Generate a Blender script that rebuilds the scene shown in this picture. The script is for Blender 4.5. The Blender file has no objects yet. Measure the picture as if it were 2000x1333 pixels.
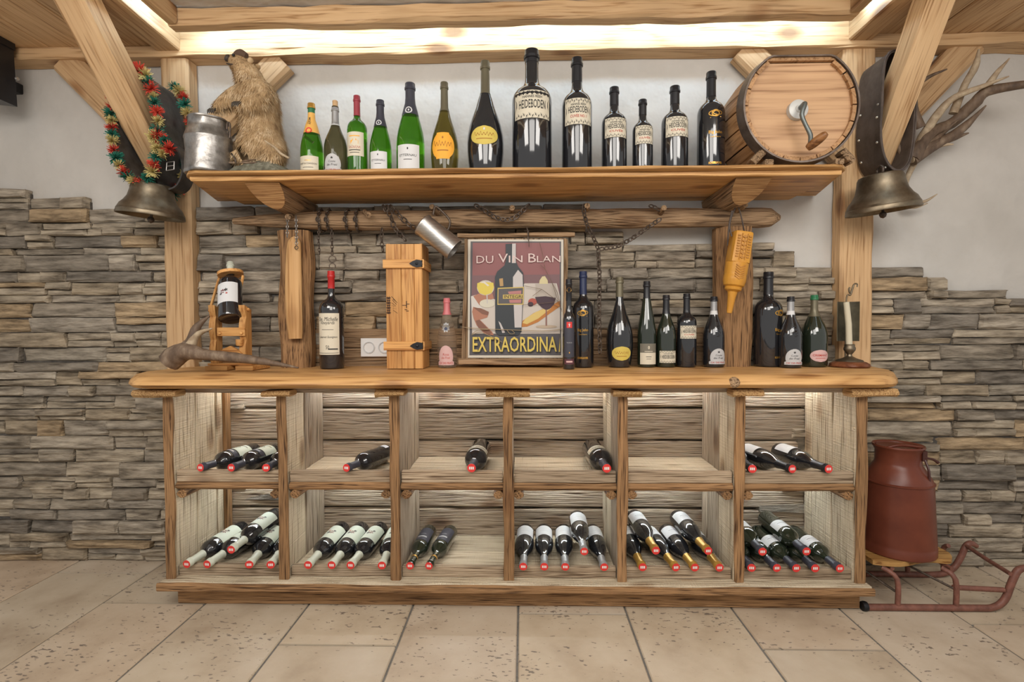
import bpy, bmesh, math, random
from mathutils import Vector, Matrix, Euler, noise
from mathutils.geometry import tessellate_polygon
S = bpy.context.scene
COL = S.collection
R = random.Random(11)
PI = math.pi

# ------------------------------------------------------------------ camera
CAM = Vector((0, 0, 1.2))
MROT = (Matrix.Rotation(math.atan(.022), 3, 'Z') @ Matrix.Rotation(PI / 2 - math.atan(.026), 3, 'X')
        @ Matrix.Rotation(-math.radians(.21), 3, 'Z'))
cd = bpy.data.cameras.new('camera')
cd.sensor_width = 36; cd.lens = 18; cd.clip_start = .05
co = bpy.data.objects.new('camera', cd); COL.objects.link(co)
co.matrix_world = Matrix.Translation(CAM) @ MROT.to_4x4()
S.camera = co

# ------------------------------------------------------------------ world, lights, exposure
w = bpy.data.worlds.new('world'); S.world = w; w.use_nodes = True
w.node_tree.nodes['Background'].inputs[0].default_value = (1, .975, .945, 1)
w.node_tree.nodes['Background'].inputs[1].default_value = .62
S.view_settings.view_transform = 'Standard'
S.view_settings.look = 'None'
S.view_settings.gamma = 1
S.view_settings.use_curve_mapping = False
S.view_settings.exposure = -0.06

def area(name, loc, size, power, col=(1, .95, .89), target=None, sy=None):
    l = bpy.data.lights.new(name, 'AREA'); l.energy = power; l.color = col
    l.size = size
    if sy: l.shape = 'RECTANGLE'; l.size_y = sy
    o = bpy.data.objects.new(name, l); COL.objects.link(o); o.location = loc
    if target:
        o.rotation_euler = (Vector(target) - Vector(loc)).to_track_quat('-Z', 'Y').to_euler()
    return o
area('room_lamp', (-1.3, .35, 2.5), 1.0, 34, target=(-1.1, 2.2, .9))
area('room_lamp', (1.3, .35, 2.5), 1.0, 34, target=(1.1, 2.2, .9))
area('room_lamp', (0, -.5, 2.5), 1.4, 40, target=(0, 2.2, .8))

# ------------------------------------------------------------------ helpers
def P(x, y, Y):
    d = MROT @ Vector(((x - 1000) / 1000, (666.5 - y) / 1000, -1))
    return CAM + d * ((Y - CAM.y) / d.y)

def V(*a): return Vector(a)

class MB:
    def __init__(s): s.v = []; s.f = []
    def add(s, vs, fs):
        o = len(s.v); s.v += [Vector(p) for p in vs]; s.f += [[i + o for i in f] for f in fs]; return s
    def xf(s, M, start=0):
        for i in range(start, len(s.v)): s.v[i] = M @ s.v[i]
        return s

def root_of(o):
    while o.parent: o = o.parent
    return o

def part(mb, name, mat, parent=None, world=True, smooth=None, kind=None, label=None):
    me = bpy.data.meshes.new(name)
    off = root_of(parent).location if (parent and world) else Vector()
    me.from_pydata([tuple(v - off) for v in mb.v], [], mb.f)
    bm = bmesh.new(); bm.from_mesh(me); bmesh.ops.recalc_face_normals(bm, faces=bm.faces); bm.to_mesh(me); bm.free()
    if mat: me.materials.append(mat)
    if smooth is not None:
        me.polygons.foreach_set('use_smooth', [True] * len(me.polygons))
        me.set_sharp_from_angle(angle=math.radians(smooth))
    o = bpy.data.objects.new(name, me); COL.objects.link(o)
    if parent: o.parent = parent
    if kind: o['kind'] = kind
    if label: o['label'] = label
    return o

def tag(o, label, cat, group=None, kind=None):
    if label: o['label'] = label
    if cat: o['category'] = cat
    if group: o['group'] = group
    if kind: o['kind'] = kind
    return o

def thing(name, label, cat, loc=(0, 0, 0), group=None, kind=None):
    o = bpy.data.objects.new(name, None); o.empty_display_size = .05
    COL.objects.link(o); o.location = loc
    return tag(o, label, cat, group, kind)

def copy_tree(o, parent=None):
    c = o.copy(); COL.objects.link(c); c.parent = parent
    for ch in list(o.children): copy_tree(ch, c)
    return c

def beam(mb, p0, p1, w, h, up=(0, 0, 1), bev=.006, n=1, jit=0, taper=1, seed=None):
    """chamfered bar from p0 to p1; w across, h along `up`"""
    p0 = Vector(p0); p1 = Vector(p1); d = (p1 - p0).normalized(); up = Vector(up)
    x = d.cross(up).normalized(); u = x.cross(d).normalized()
    rr = random.Random(seed) if seed is not None else R
    a, b = w / 2, h / 2; bev = min(bev, a * .9, b * .9)
    sec = [(-a + bev, -b), (a - bev, -b), (a, -b + bev), (a, b - bev), (a - bev, b), (-a + bev, b), (-a, b - bev), (-a, -b + bev)]
    vs = []
    off = [rr.uniform(0, 100) for _ in range(8)]
    for i in range(n + 1):
        t = i / n; c = p0.lerp(p1, t); k = 1 + (taper - 1) * t
        L = (p1 - p0).length * t
        for j, (sx, sy) in enumerate(sec):
            g = off[j // 2]
            jx = jit * noise.noise(Vector((L * 5, g, 0))) if jit else 0
            jy = jit * noise.noise(Vector((L * 5, g, 9))) if jit else 0
            vs.append(c + x * (sx * k + jx) + u * (sy * k + jy))
    fs = [[i * 8 + j, i * 8 + (j + 1) % 8, (i + 1) * 8 + (j + 1) % 8, (i + 1) * 8 + j] for i in range(n) for j in range(8)]
    fs += [list(range(8))[::-1], [n * 8 + j for j in range(8)]]
    return mb.add(vs, fs)

def box(mb, lo, hi, bev=.003, n=1, jit=0, axis=None):
    lo = Vector(lo); hi = Vector(hi); s = hi - lo; c = (lo + hi) / 2
    if axis is None: axis = max(range(3), key=lambda i: s[i])
    p0 = c.copy(); p1 = c.copy(); p0[axis] = lo[axis]; p1[axis] = hi[axis]
    if axis == 0: return beam(mb, p0, p1, s.y, s.z, (0, 0, 1), bev, n, jit)
    if axis == 1: return beam(mb, p0, p1, s.x, s.z, (0, 0, 1), bev, n, jit)
    return beam(mb, p0, p1, s.y, s.x, (1, 0, 0), bev, n, jit)

def lathe(mb, prof, seg=24, M=None, cap=True):
    st = len(mb.v); vs = []; fs = []
    rings = []
    for r, z in prof:
        if r < 1e-6:
            rings.append([len(vs)]); vs.append((0, 0, z))
        else:
            rings.append(list(range(len(vs), len(vs) + seg)))
            vs += [(r * math.cos(2 * PI * k / seg), r * math.sin(2 * PI * k / seg), z) for k in range(seg)]
    for A, B in zip(rings, rings[1:]):
        for k in range(seg):
            k2 = (k + 1) % seg
            if len(A) == 1 and len(B) == 1: continue
            if len(A) == 1: fs.append([A[0], B[k], B[k2]])
            elif len(B) == 1: fs.append([A[k], B[0], A[k2]])
            else: fs.append([A[k], A[k2], B[k2], B[k]])
    mb.add(vs, fs)
    if M: mb.xf(M, st)
    return mb

def axisM(p, d, up=(0, 0, 1)):
    """matrix that puts local +Z on d at p, local -Y towards `up`"""
    z = Vector(d).normalized(); u = Vector(up); u = (u - z * u.dot(z))
    if u.length < 1e-4: u = Vector((0, -1, 0)); u = u - z * u.dot(z)
    y = -u.normalized(); x = y.cross(z)
    M = Matrix((x, y, z)).transposed().to_4x4(); M.translation = Vector(p); return M

def smoothpath(pts, n=4):
    pts = [Vector(p) for p in pts]; out = []
    for i in range(len(pts) - 1):
        p0 = pts[max(i - 1, 0)]; p1 = pts[i]; p2 = pts[i + 1]; p3 = pts[min(i + 2, len(pts) - 1)]
        for k in range(n):
            t = k / n
            out.append(.5 * ((2 * p1) + (p2 - p0) * t + (2 * p0 - 5 * p1 + 4 * p2 - p3) * t * t + (3 * p1 - p0 - 3 * p2 + p3) * t ** 3))
    out.append(pts[-1]); return out

def tube(mb, pts, r, seg=8, sm=0, jit=0, flat=1, closed=False):
    """r: number or list matching pts"""
    rad = r if isinstance(r, (list, tuple)) else [r] * len(pts)
    if sm:
        pr = smoothpath([(a, 0, 0) for a in rad], sm); pts = smoothpath(pts, sm); rad = [max(q.x, .0003) for q in pr]
    pts = [Vector(p) for p in pts]; N = len(pts); vs = []; prev = None
    for i, p in enumerate(pts):
        a = pts[(i - 1) % N] if closed else pts[max(i - 1, 0)]
        b = pts[(i + 1) % N] if closed else pts[min(i + 1, N - 1)]
        d = (b - a).normalized()
        if prev is None:
            u = Vector((0, 0, 1)) if abs(d.z) < .9 else Vector((0, 1, 0))
        else: u = prev
        u = (u - d * u.dot(d)).normalized(); prev = u; x = d.cross(u)
        for k in range(seg):
            t = 2 * PI * k / seg
            q = rad[i] * (1 + (jit * noise.noise(p * 40 + Vector((k, 0, 0))) if jit else 0))
            vs.append(p + (x * math.cos(t) * flat + u * math.sin(t)) * q)
    m = N if closed else N - 1
    fs = [[i * seg + k, i * seg + (k + 1) % seg, ((i + 1) % N) * seg + (k + 1) % seg, ((i + 1) % N) * seg + k] for i in range(m) for k in range(seg)]
    if not closed: fs += [list(range(seg))[::-1], [(N - 1) * seg + k for k in range(seg)]]
    return mb.add(vs, fs)

def prism(mb, outline, y0, y1, M=None):
    """outline in XZ, extruded along Y"""
    st = len(mb.v); n = len(outline)
    vs = [(x, y0, z) for x, z in outline] + [(x, y1, z) for x, z in outline]
    fs = [list(range(n)), [n + i for i in range(n)][::-1]] + [[i, (i + 1) % n, n + (i + 1) % n, n + i] for i in range(n)]
    mb.add(vs, fs)
    if M: mb.xf(M, st)
    return mb

def ring(mb, p, nrm, r, t, seg=12, ts=6, up=(0, 0, 1), sx=1):
    M = axisM(p, nrm, up)
    return tube(mb, [M @ Vector((r * sx * math.cos(2 * PI * k / seg), r * math.sin(2 * PI * k / seg), 0)) for k in range(seg)], t, ts, closed=True)

def chain(mb, pts, link=.022, t=.0028):
    pts = [Vector(p) for p in pts]
    # resample
    L = [0]
    for a, b in zip(pts, pts[1:]): L.append(L[-1] + (b - a).length)
    n = max(2, int(L[-1] / (link * .72)))
    def atl(s):
        for i in range(len(pts) - 1):
            if s <= L[i + 1] or i == len(pts) - 2:
                return pts[i].lerp(pts[i + 1], (s - L[i]) / max(1e-6, L[i + 1] - L[i]))
    for i in range(n):
        a = atl(L[-1] * i / n); b = atl(L[-1] * (i + 1) / n); c = (a + b) / 2; d = (b - a).normalized()
        side = Vector((0, 1, 0)) if i % 2 else Vector((.75, .65, .1))
        side = (side - d * side.dot(d)).normalized(); o = d.cross(side)
        l = link / 2; w_ = link * .3
        tube(mb, [c + d * (l * math.cos(q)) + o * (w_ * math.sin(q)) for q in [2 * PI * k / 10 for k in range(10)]], t, 5, closed=True)
    return mb

# ---- text
_tc = {}
def text2d(s, size=1.0, shear=0, bold=0, sp=1.0):
    k = (s, shear, bold, sp)
    if k not in _tc:
        c = bpy.data.curves.new('t', 'FONT'); c.body = s; c.resolution_u = 2; c.shear = shear; c.offset = bold
        c.space_character = sp; c.align_x = 'CENTER'; c.align_y = 'CENTER'
        o = bpy.data.objects.new('t', c)
        me = bpy.data.meshes.new_from_object(o)
        _tc[k] = ([tuple(v.co[:2]) for v in me.vertices], [list(p.vertices) for p in me.polygons])
        bpy.data.objects.remove(o); bpy.data.meshes.remove(me); bpy.data.curves.remove(c)
    v, f = _tc[k]
    xs = [p[0] for p in v] or [0]; ys = [p[1] for p in v] or [0]
    cx = (min(xs) + max(xs)) / 2; cy = (min(ys) + max(ys)) / 2
    return [((x - cx) * size, (y - cy) * size) for x, y in v], f, ((max(xs) - min(xs)) * size, (max(ys) - min(ys)) * size)

def fit_text(s, width, height, **k):
    v, f, (a, b) = text2d(s, 1, **k)
    return [(x * width / a, y * height / b) for x, y in v], f

def poly2d(pts):
    t = tessellate_polygon([[Vector((x, y, 0)) for x, y in pts]])
    return list(pts), [list(q) for q in t]

def ell(cx, cy, a, b, n=20):
    return [(cx + a * math.cos(2 * PI * k / n), cy + b * math.sin(2 * PI * k / n)) for k in range(n)]

# ------------------------------------------------------------------ materials
_m = {}
def nodes(name):
    m = bpy.data.materials.new(name); m.use_nodes = True
    nt = m.node_tree; b = nt.nodes['Principled BSDF']
    return m, nt, b

def N(nt, t, **k):
    n = nt.nodes.new(t)
    for a, v in k.items():
        if a.startswith('i_'):
            key = a[2:]; n.inputs[int(key) if key.isdigit() else key.replace('_', ' ')].default_value = v
        else: setattr(n, a, v)
    return n

def ramp(nt, stops, fac):
    r = nt.nodes.new('ShaderNodeValToRGB'); e = r.color_ramp.elements
    while len(e) < len(stops): e.new(.5)
    for q, (p, c) in zip(e, stops): q.position = p; q.color = (*c, 1) if len(c) == 3 else c
    nt.links.new(fac, r.inputs[0]); return r

def mixc(nt, a, b, fac, mode='MIX'):
    m = nt.nodes.new('ShaderNodeMix'); m.data_type = 'RGBA'; m.blend_type = mode
    for s, v in ((0, fac), (6, a), (7, b)):
        if hasattr(v, 'is_output'): nt.links.new(v, m.inputs[s])
        else: m.inputs[s].default_value = v if s == 0 else (*v, 1)
    return m.outputs[2]

def plain(name, col, rough=.6, metal=0, spec=.5, coat=0, trans=0, ior=1.45, emit=0):
    if name in _m: return _m[name]
    m, nt, b = nodes(name)
    b.inputs['Base Color'].default_value = (*col, 1); b.inputs['Roughness'].default_value = rough
    b.inputs['Metallic'].default_value = metal; b.inputs['IOR'].default_value = ior
    b.inputs['Specular IOR Level'].default_value = spec
    b.inputs['Coat Weight'].default_value = coat; b.inputs['Coat Roughness'].default_value = .05
    b.inputs['Transmission Weight'].default_value = trans
    if emit:
        b.inputs['Emission Color'].default_value = (*col, 1); b.inputs['Emission Strength'].default_value = emit
    _m[name] = m; return m

def wood(name, light, dark, axis=0, gs=22, rough=.62, bump=.25, knots=.5, fine=.35, var=.18, saw=0, ring=.75):
    if name in _m: return _m[name]
    m, nt, b = nodes(name); L = nt.links
    tc = N(nt, 'ShaderNodeTexCoord'); oi = N(nt, 'ShaderNodeObjectInfo')
    off = N(nt, 'ShaderNodeVectorMath', operation='MULTIPLY_ADD')
    L.new(oi.outputs['Random'], off.inputs[0]); off.inputs[1].default_value = (37, 53, 71); L.new(tc.outputs['Object'], off.inputs[2])
    def mp(sc):
        q = N(nt, 'ShaderNodeMapping'); q.inputs['Scale'].default_value = sc; L.new(off.outputs[0], q.inputs['Vector']); return q.outputs[0]
    s1 = [gs] * 3; s1[axis] = gs * .075
    s2 = [gs * 7] * 3; s2[axis] = gs * .22
    n1 = N(nt, 'ShaderNodeTexNoise', i_Scale=.45, i_Detail=1.6, i_Distortion=.7); L.new(mp(s1), n1.inputs['Vector'])
    wv = N(nt, 'ShaderNodeMath', operation='MULTIPLY'); L.new(n1.outputs['Fac'], wv.inputs[0]); wv.inputs[1].default_value = 9.0
    fr = N(nt, 'ShaderNodeMath', operation='PINGPONG'); L.new(wv.outputs[0], fr.inputs[0]); fr.inputs[1].default_value = .5
    n2 = N(nt, 'ShaderNodeTexNoise', i_Scale=1.0, i_Detail=2.0); L.new(mp(s2), n2.inputs['Vector'])
    mm = N(nt, 'ShaderNodeMath', operation='MULTIPLY_ADD'); L.new(fr.outputs[0], mm.inputs[0]); mm.inputs[1].default_value = ring
    L.new(n2.outputs['Fac'], mm.inputs[2])
    c = ramp(nt, [(.42 - .25 * (.75 - ring), dark), (.60 - .5 * (.75 - ring), [(a * .62 + d * .38) for a, d in zip(light, dark)]), (.86 - .75 * (.75 - ring), light)], mm.outputs[0]).outputs[0]
    # broad tone
    n3 = N(nt, 'ShaderNodeTexNoise', i_Scale=2.2, i_Detail=2.0); L.new(off.outputs[0], n3.inputs['Vector'])
    bt = ramp(nt, [(.3, (.78, .74, .70)), (.7, (1.08, 1.06, 1.04))], n3.outputs['Fac']).outputs[0]
    c = mixc(nt, c, bt, .8, 'MULTIPLY')
    # dark fine streaks
    st = ramp(nt, [(.33, (.30, .23, .18)), (.43, (1, 1, 1))], n2.outputs['Fac']).outputs[0]
    c = mixc(nt, c, st, fine, 'MULTIPLY')
    if knots:
        s3 = [5.5] * 3; s3[axis] = 2.6
        vo = N(nt, 'ShaderNodeTexVoronoi', i_Scale=1.0); L.new(mp(s3), vo.inputs['Vector'])
        kn = ramp(nt, [(.09, (.24, .13, .075)), (.14, (.55, .40, .29)), (.22, (1, 1, 1))], vo.outputs['Distance']).outputs[0]
        c = mixc(nt, c, kn, knots, 'MULTIPLY')
    hv = N(nt, 'ShaderNodeHueSaturation'); L.new(c, hv.inputs['Color'])
    mr = N(nt, 'ShaderNodeMapRange'); L.new(oi.outputs['Random'], mr.inputs[0]); mr.inputs[3].default_value = 1 - var; mr.inputs[4].default_value = 1 + var * .6
    L.new(mr.outputs[0], hv.inputs['Value'])
    L.new(hv.outputs[0], b.inputs['Base Color'])
    b.inputs['Roughness'].default_value = rough; b.inputs['Specular IOR Level'].default_value = .3
    h = mm.outputs[0]
    if saw:
        s4 = [4] * 3; s4[axis] = 160
        n4 = N(nt, 'ShaderNodeTexNoise', i_Scale=1.0, i_Detail=1.0); L.new(mp(s4), n4.inputs['Vector'])
        q = N(nt, 'ShaderNodeMath', operation='MULTIPLY_ADD'); L.new(n4.outputs[0], q.inputs[0]); q.inputs[1].default_value = saw; L.new(h, q.inputs[2]); h = q.outputs[0]
    bp = N(nt, 'ShaderNodeBump', i_Strength=bump, i_Distance=.01); L.new(h, bp.inputs['Height']); L.new(bp.outputs[0], b.inputs['Normal'])
    _m[name] = m; return m

def speckle(name, stops, scale=12, detail=5, rough=.8, bump=.3, rnd=None, bscale=None, pits=None, metal=0, stretch=(1, 1, 1), dist=.01):
    """noise coloured surface; rnd: list of tints picked by object random; pits: (scale, threshold, colour)"""
    if name in _m: return _m[name]
    m, nt, b = nodes(name); L = nt.links
    tc = N(nt, 'ShaderNodeTexCoord'); oi = N(nt, 'ShaderNodeObjectInfo')
    off = N(nt, 'ShaderNodeVectorMath', operation='MULTIPLY_ADD')
    L.new(oi.outputs['Random'], off.inputs[0]); off.inputs[1].default_value = (37, 53, 71); L.new(tc.outputs['Object'], off.inputs[2])
    mp = N(nt, 'ShaderNodeMapping'); mp.inputs['Scale'].default_value = stretch; L.new(off.outputs[0], mp.inputs['Vector'])
    n1 = N(nt, 'ShaderNodeTexNoise', i_Scale=scale, i_Detail=detail, i_Roughness=.6); L.new(mp.outputs[0], n1.inputs['Vector'])
    c = ramp(nt, stops, n1.outputs['Fac']).outputs[0]
    if rnd:
        t = ramp(nt, [(i / len(rnd), q) for i, q in enumerate(rnd)], oi.outputs['Random']); t.color_ramp.interpolation = 'CONSTANT'
        c = mixc(nt, c, t.outputs[0], 1.0, 'MULTIPLY')
    h = n1.outputs['Fac']
    if bscale:
        n2 = N(nt, 'ShaderNodeTexNoise', i_Scale=bscale, i_Detail=4.0); L.new(mp.outputs[0], n2.inputs['Vector']); h = n2.outputs['Fac']
    if pits:
        mp2 = N(nt, 'ShaderNodeMapping'); mp2.inputs['Scale'].default_value = (.45, 1.0, 1); mp2.inputs['Rotation'].default_value = (0, 0, .5); L.new(off.outputs[0], mp2.inputs['Vector'])
        n3 = N(nt, 'ShaderNodeTexNoise', i_Scale=pits[0], i_Detail=3.0); L.new(mp2.outputs[0], n3.inputs['Vector'])
        n4 = N(nt, 'ShaderNodeTexNoise', i_Scale=3.2, i_Detail=1.0); L.new(off.outputs[0], n4.inputs['Vector'])
        su = N(nt, 'ShaderNodeMath', operation='MULTIPLY_ADD'); L.new(n4.outputs[0], su.inputs[0]); su.inputs[1].default_value = .32; L.new(n3.outputs[0], su.inputs[2])
        pm = ramp(nt, [(pits[1], (0, 0, 0)), (pits[1] + .03, (1, 1, 1))], su.outputs[0]).outputs[0]
        c = mixc(nt, c, pits[2], pm)
    L.new(c, b.inputs['Base Color']); b.inputs['Roughness'].default_value = rough; b.inputs['Metallic'].default_value = metal
    b.inputs['Specular IOR Level'].default_value = .3
    bp = N(nt, 'ShaderNodeBump', i_Strength=bump, i_Distance=dist); L.new(h, bp.inputs['Height']); L.new(bp.outputs[0], b.inputs['Normal'])
    _m[name] = m; return m

HL, HD = (.60, .37, .165), (.34, .165, .055)
WB = [wood('larch_beam_' + 'xyz'[a], (.64, .43, .235), (.44, .255, .115), a, 16, .6, .12, .75, ring=.6) for a in range(3)]
WC = [wood('counter_larch_' + 'xyz'[a], (.60, .355, .145), (.36, .18, .06), a, 14, .45, .25, .6) for a in range(3)]
WO = [wood('weathered_brown_' + 'xyz'[a], (.36, .205, .095), (.10, .05, .022), a, 26, .75, .9, .5, .7, ring=.55) for a in range(3)]
WG = [wood('grey_plank_' + 'xyz'[a], (.48, .395, .30), (.17, .12, .08), a, 24, .8, .9, .7, .75, ring=.42) for a in range(3)]
WP = [wood('pale_plank_' + 'xyz'[a], (.64, .55, .405), (.34, .265, .17), a, 18, .8, .7, .6, .5, .22, .6, ring=.42) for a in range(3)]
WL = wood('lip_wood', (.42, .325, .225), (.17, .115, .07), 0, 24, .8, .9, .4, .7, ring=.42)
WR = [wood('rustic_log_' + 'xyz'[a], (.39, .26, .15), (.13, .08, .043), a, 24, .75, .9, .5, .6) for a in range(3)]
WX = [wood('pine_box_' + 'xyz'[a], (.68, .37, .13), (.46, .20, .055), a, 20, .5, .1, .3) for a in range(3)]
STONE = speckle('ledge_stone', [(.28, (.075, .06, .045)), (.5, (.265, .228, .18)), (.74, (.47, .41, .33))], 13, 6, .85, 1.0,
                rnd=[(1, 1, 1), (.76, .755, .75), (1.18, 1.14, 1.06), (.95, .95, .93), (1.22, 1.03, .78), (.86, .84, .81), (1.1, 1.08, 1.04), (.66, .66, .67), (1.04, .97, .85), (1.15, 1.14, 1.12), (.9, .88, .84)],
                stretch=(.55, 1, 2.8), bscale=20, dist=.016)
MORTAR = speckle('stone_bed', [(.3, (.05, .045, .04)), (.7, (.12, .105, .09))], 30)
PLASTER = speckle('rough_plaster', [(.3, (.50, .475, .435)), (.7, (.60, .575, .535))], 2.5, 4, .9, .6, bscale=5, dist=.04)
TILE = speckle('travertine', [(.25, (.38, .29, .205)), (.5, (.51, .415, .31)), (.75, (.59, .50, .39))], 4, 5, .5, .12,
               rnd=[(1, 1, 1), (1.04, .99, .95), (.95, .95, .93), (1.03, 1.03, 1.0), (.98, .95, .92)],
               pits=(80, .815, (.20, .16, .125)))
GROUT = speckle('grout', [(.3, (.13, .12, .105)), (.7, (.2, .185, .165))], 60)
LEATHER = speckle('black_leather', [(.3, (.022, .020, .019)), (.7, (.075, .068, .063))], 18, 5, .4, .2)
BRLEA = speckle('brown_leather', [(.3, (.045, .032, .026)), (.7, (.11, .085, .07))], 14, 5, .5, .2)
BRASS = speckle('aged_bronze', [(.3, (.11, .085, .055)), (.7, (.26, .21, .145))], 14, 5, .42, .12, metal=.85)
IRON = speckle('rusty_chain', [(.3, (.05, .038, .03)), (.7, (.15, .115, .09))], 60, 3, .5, .2, metal=.7)
TIN = speckle('dented_tin', [(.3, (.15, .14, .13)), (.7, (.42, .40, .375))], 20, 6, .38, .5, metal=.8, bscale=16)
PEWTER = speckle('brushed_pewter', [(.3, (.40, .38, .35)), (.7, (.55, .53, .5))], 10, 3, .35, .05, metal=.9, stretch=(1, 1, 20))
ANT = speckle('antler', [(.3, (.075, .048, .032)), (.55, (.16, .108, .072)), (.8, (.32, .245, .17))], 26, 5, .6, .5, stretch=(1, 1, .4))
ANTL = speckle('antler_pale', [(.3, (.26, .18, .11)), (.7, (.52, .42, .29))], 30, 5, .6, .4)
RUST = speckle('oxide_red_paint', [(.3, (.10, .025, .014)), (.7, (.165, .045, .024))], 6, 5, .33, .06)
SLED = speckle('worn_red_iron', [(.3, (.12, .05, .036)), (.7, (.24, .10, .07))], 30, 5, .45, .2)
WHITE = plain('white_plastic', (.75, .74, .72), .35)
BLACK = plain('black_plastic', (.012, .012, .014), .35)

GL_DARK = plain('dark_glass', (.014, .0145, .017), .07, 0, .8, .6)
GL_GREEN = plain('green_glass', (.07, .30, .012), .04, 0, .6, .3, .85, 1.36)
GL_OLIVE = plain('olive_glass', (.17, .135, .025), .04, 0, .6, .3, .75, 1.36)
GL_BROWN = plain('brown_green_glass', (.13, .12, .06), .05, 0, .6, .3, .7, 1.25)
GL_CLEAR = plain('clear_glass', (.86, .80, .72), .03, 0, .5, 0, .95, 1.12)
GL_BOT = plain('deep_green_glass', (.016, .022, .013), .06, 0, .8, .6)
def col(name, c, rough=.6, **k): return plain(name, c, rough, **k)
CREAM = col('cream_paper', (.66, .60, .47)); PAPER = col('white_paper', (.66, .66, .66)); GREYP = col('grey_paper', (.50, .50, .50))
PALEG = col('pale_green_paper', (.58, .62, .52)); INK = col('black_ink', (.03, .028, .026)); REDI = col('red_ink', (.45, .05, .03))
GOLD = col('gold_foil', (.55, .30, .06), .35, metal=.6); ORANGE = col('orange_label', (.85, .40, .04)); YEL = col('yellow_label', (.62, .48, .10))
SILV = col('silver_foil', (.34, .34, .34), .4, metal=.4); DFOIL = col('charcoal_foil', (.045, .045, .06), .4); OFOIL = col('olive_foil', (.16, .14, .09), .4, metal=.4)
BFOIL = col('black_foil', (.015, .015, .018), .35); REDF = col('red_foil', (.45, .02, .02), .35); WINEF = col('wine_red_foil', (.30, .04, .055), .4)
PINKF = col('pink_foil', (.55, .16, .17), .4); PINKP = col('pink_paper', (.62, .40, .38)); CORK = col('cork', (.55, .36, .19), .9)
REDS = col('red_sticker', (.62, .035, .03), .5); STK = col('sticker_white', (.75, .70, .66), .5)
NAVY = col('navy_foil', (.02, .03, .08), .35); CREAMF = col('cream_foil', (.55, .57, .47), .45); GOLDF = col('gold_capsule', (.48, .28, .06), .35, metal=.5)
GREENF = col('green_foil', (.02, .15, .06), .4); OFF = col('orange_foil', (.75, .42, .10), .4)

# ------------------------------------------------------------------ room shell
YW = 2.60
wall = part(box(MB(), (-4, YW, -.02), (4, YW + .15, 2.75), .001), 'wall_back', PLASTER, kind='structure')
floor = part(box(MB(), (-4, -1.6, -.08), (4, 2.62, -.006), .001), 'floor', GROUT, kind='structure')
TW = .456; X0 = -.025
joints = {0: [2.12], -1: [1.05], -2: [1.893], -3: [1.25], -4: [2.174], -5: [2.444, 1.55], 1: [1.0], 2: [1.896], 3: [2.34, 1.45], 4: [2.07], 5: [1.7], -6: [2.0], -7: [2.3], 6: [2.2]}
for k in range(-8, 8):
    js = list(joints.get(k, [2.0]))
    y = js[-1]
    while y > -.9: y -= R.choice([.62, .74, .9]); js.append(y)
    js = [2.60] + sorted(js, reverse=True)
    for ya, yb in zip(js, js[1:]):
        mb = MB(); box(mb, (X0 + k * TW + .004, yb + .0055, -.03), (X0 + (k + 1) * TW - .004, ya - .0055, R.uniform(-.0012, .0008)), .004, 1, 0, 1)
        part(mb, 'tile', TILE, floor)

# ---- ledge-stone cladding (children of the wall)
SKY = [(-9, -2.52, 1.914), (-2.52, -2.21, 1.87), (-2.21, -1.60, 1.812), (-1.60, -1.535, 1.742), (-1.535, .31, 1.812), (.31, .50, 1.675),
       (.50, 1.02, 1.613), (1.02, 1.235, 1.605), (1.235, 1.35, 1.575), (1.35, 1.62, 1.493), (1.62, 1.98, 1.487), (1.98, 2.07, 1.44), (2.07, 2.38, 1.375), (2.38, 9, 1.335)]
def sky(x):
    for a, b, z in SKY:
        if a <= x < b: return z
    return 0
def stone_mb(x0, x1, z0, z1):
    mb = MB(); w_ = x1 - x0; nx = max(2, min(4, int(w_ / .07))); d = R.uniform(.022, .062)
    us = [0] + [.04 + .92 * i / (nx - 1 if nx > 1 else 1) for i in range(nx)] + [1] if nx > 1 else [0, 1]
    vz = [0, .16, .84, 1]; nu = len(us)
    sx = R.uniform(-.008, .008); tilt = R.uniform(-.008, .008)
    vs = []
    for j, t in enumerate(vz):
        for i, u in enumerate(us):
            e = (i in (0, nu - 1)) or (j in (0, 3))
            y = YW - (d - (.011 if e else 0) + (R.uniform(-.006, .006)) + tilt * (t - .5))
            zz = z0 + (z1 - z0) * t + (R.uniform(-.003, .003) if e else R.uniform(-.004, .004))
            vs.append((x0 + w_ * u + (sx * (t - .5) if e else 0), y, zz))
    fs = [[j * nu + i, j * nu + i + 1, (j + 1) * nu + i + 1, (j + 1) * nu + i] for j in range(3) for i in range(nu - 1)]
    per = [i for i in range(nu)] + [j * nu + nu - 1 for j in range(1, 4)] + [3 * nu + i for i in range(nu - 2, -1, -1)] + [j * nu for j in range(2, 0, -1)]
    o = len(vs)
    for q in per: vs.append((vs[q][0], YW - .004, vs[q][2]))
    n = len(per)
    fs += [[per[i], per[(i + 1) % n], o + (i + 1) % n, o + i] for i in range(n)]
    return mb.add(vs, fs)
stones = []
levels = sorted(set(z for _, _, z in SKY)); z = 0.0
rows = []
while z < 1.93:
    h = R.uniform(.048, .082)
    nxt = [l for l in levels if z + .035 < l <= z + .088]
    if nxt: h = nxt[-1] - z
    rows.append((z, z + h)); z += h
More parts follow.
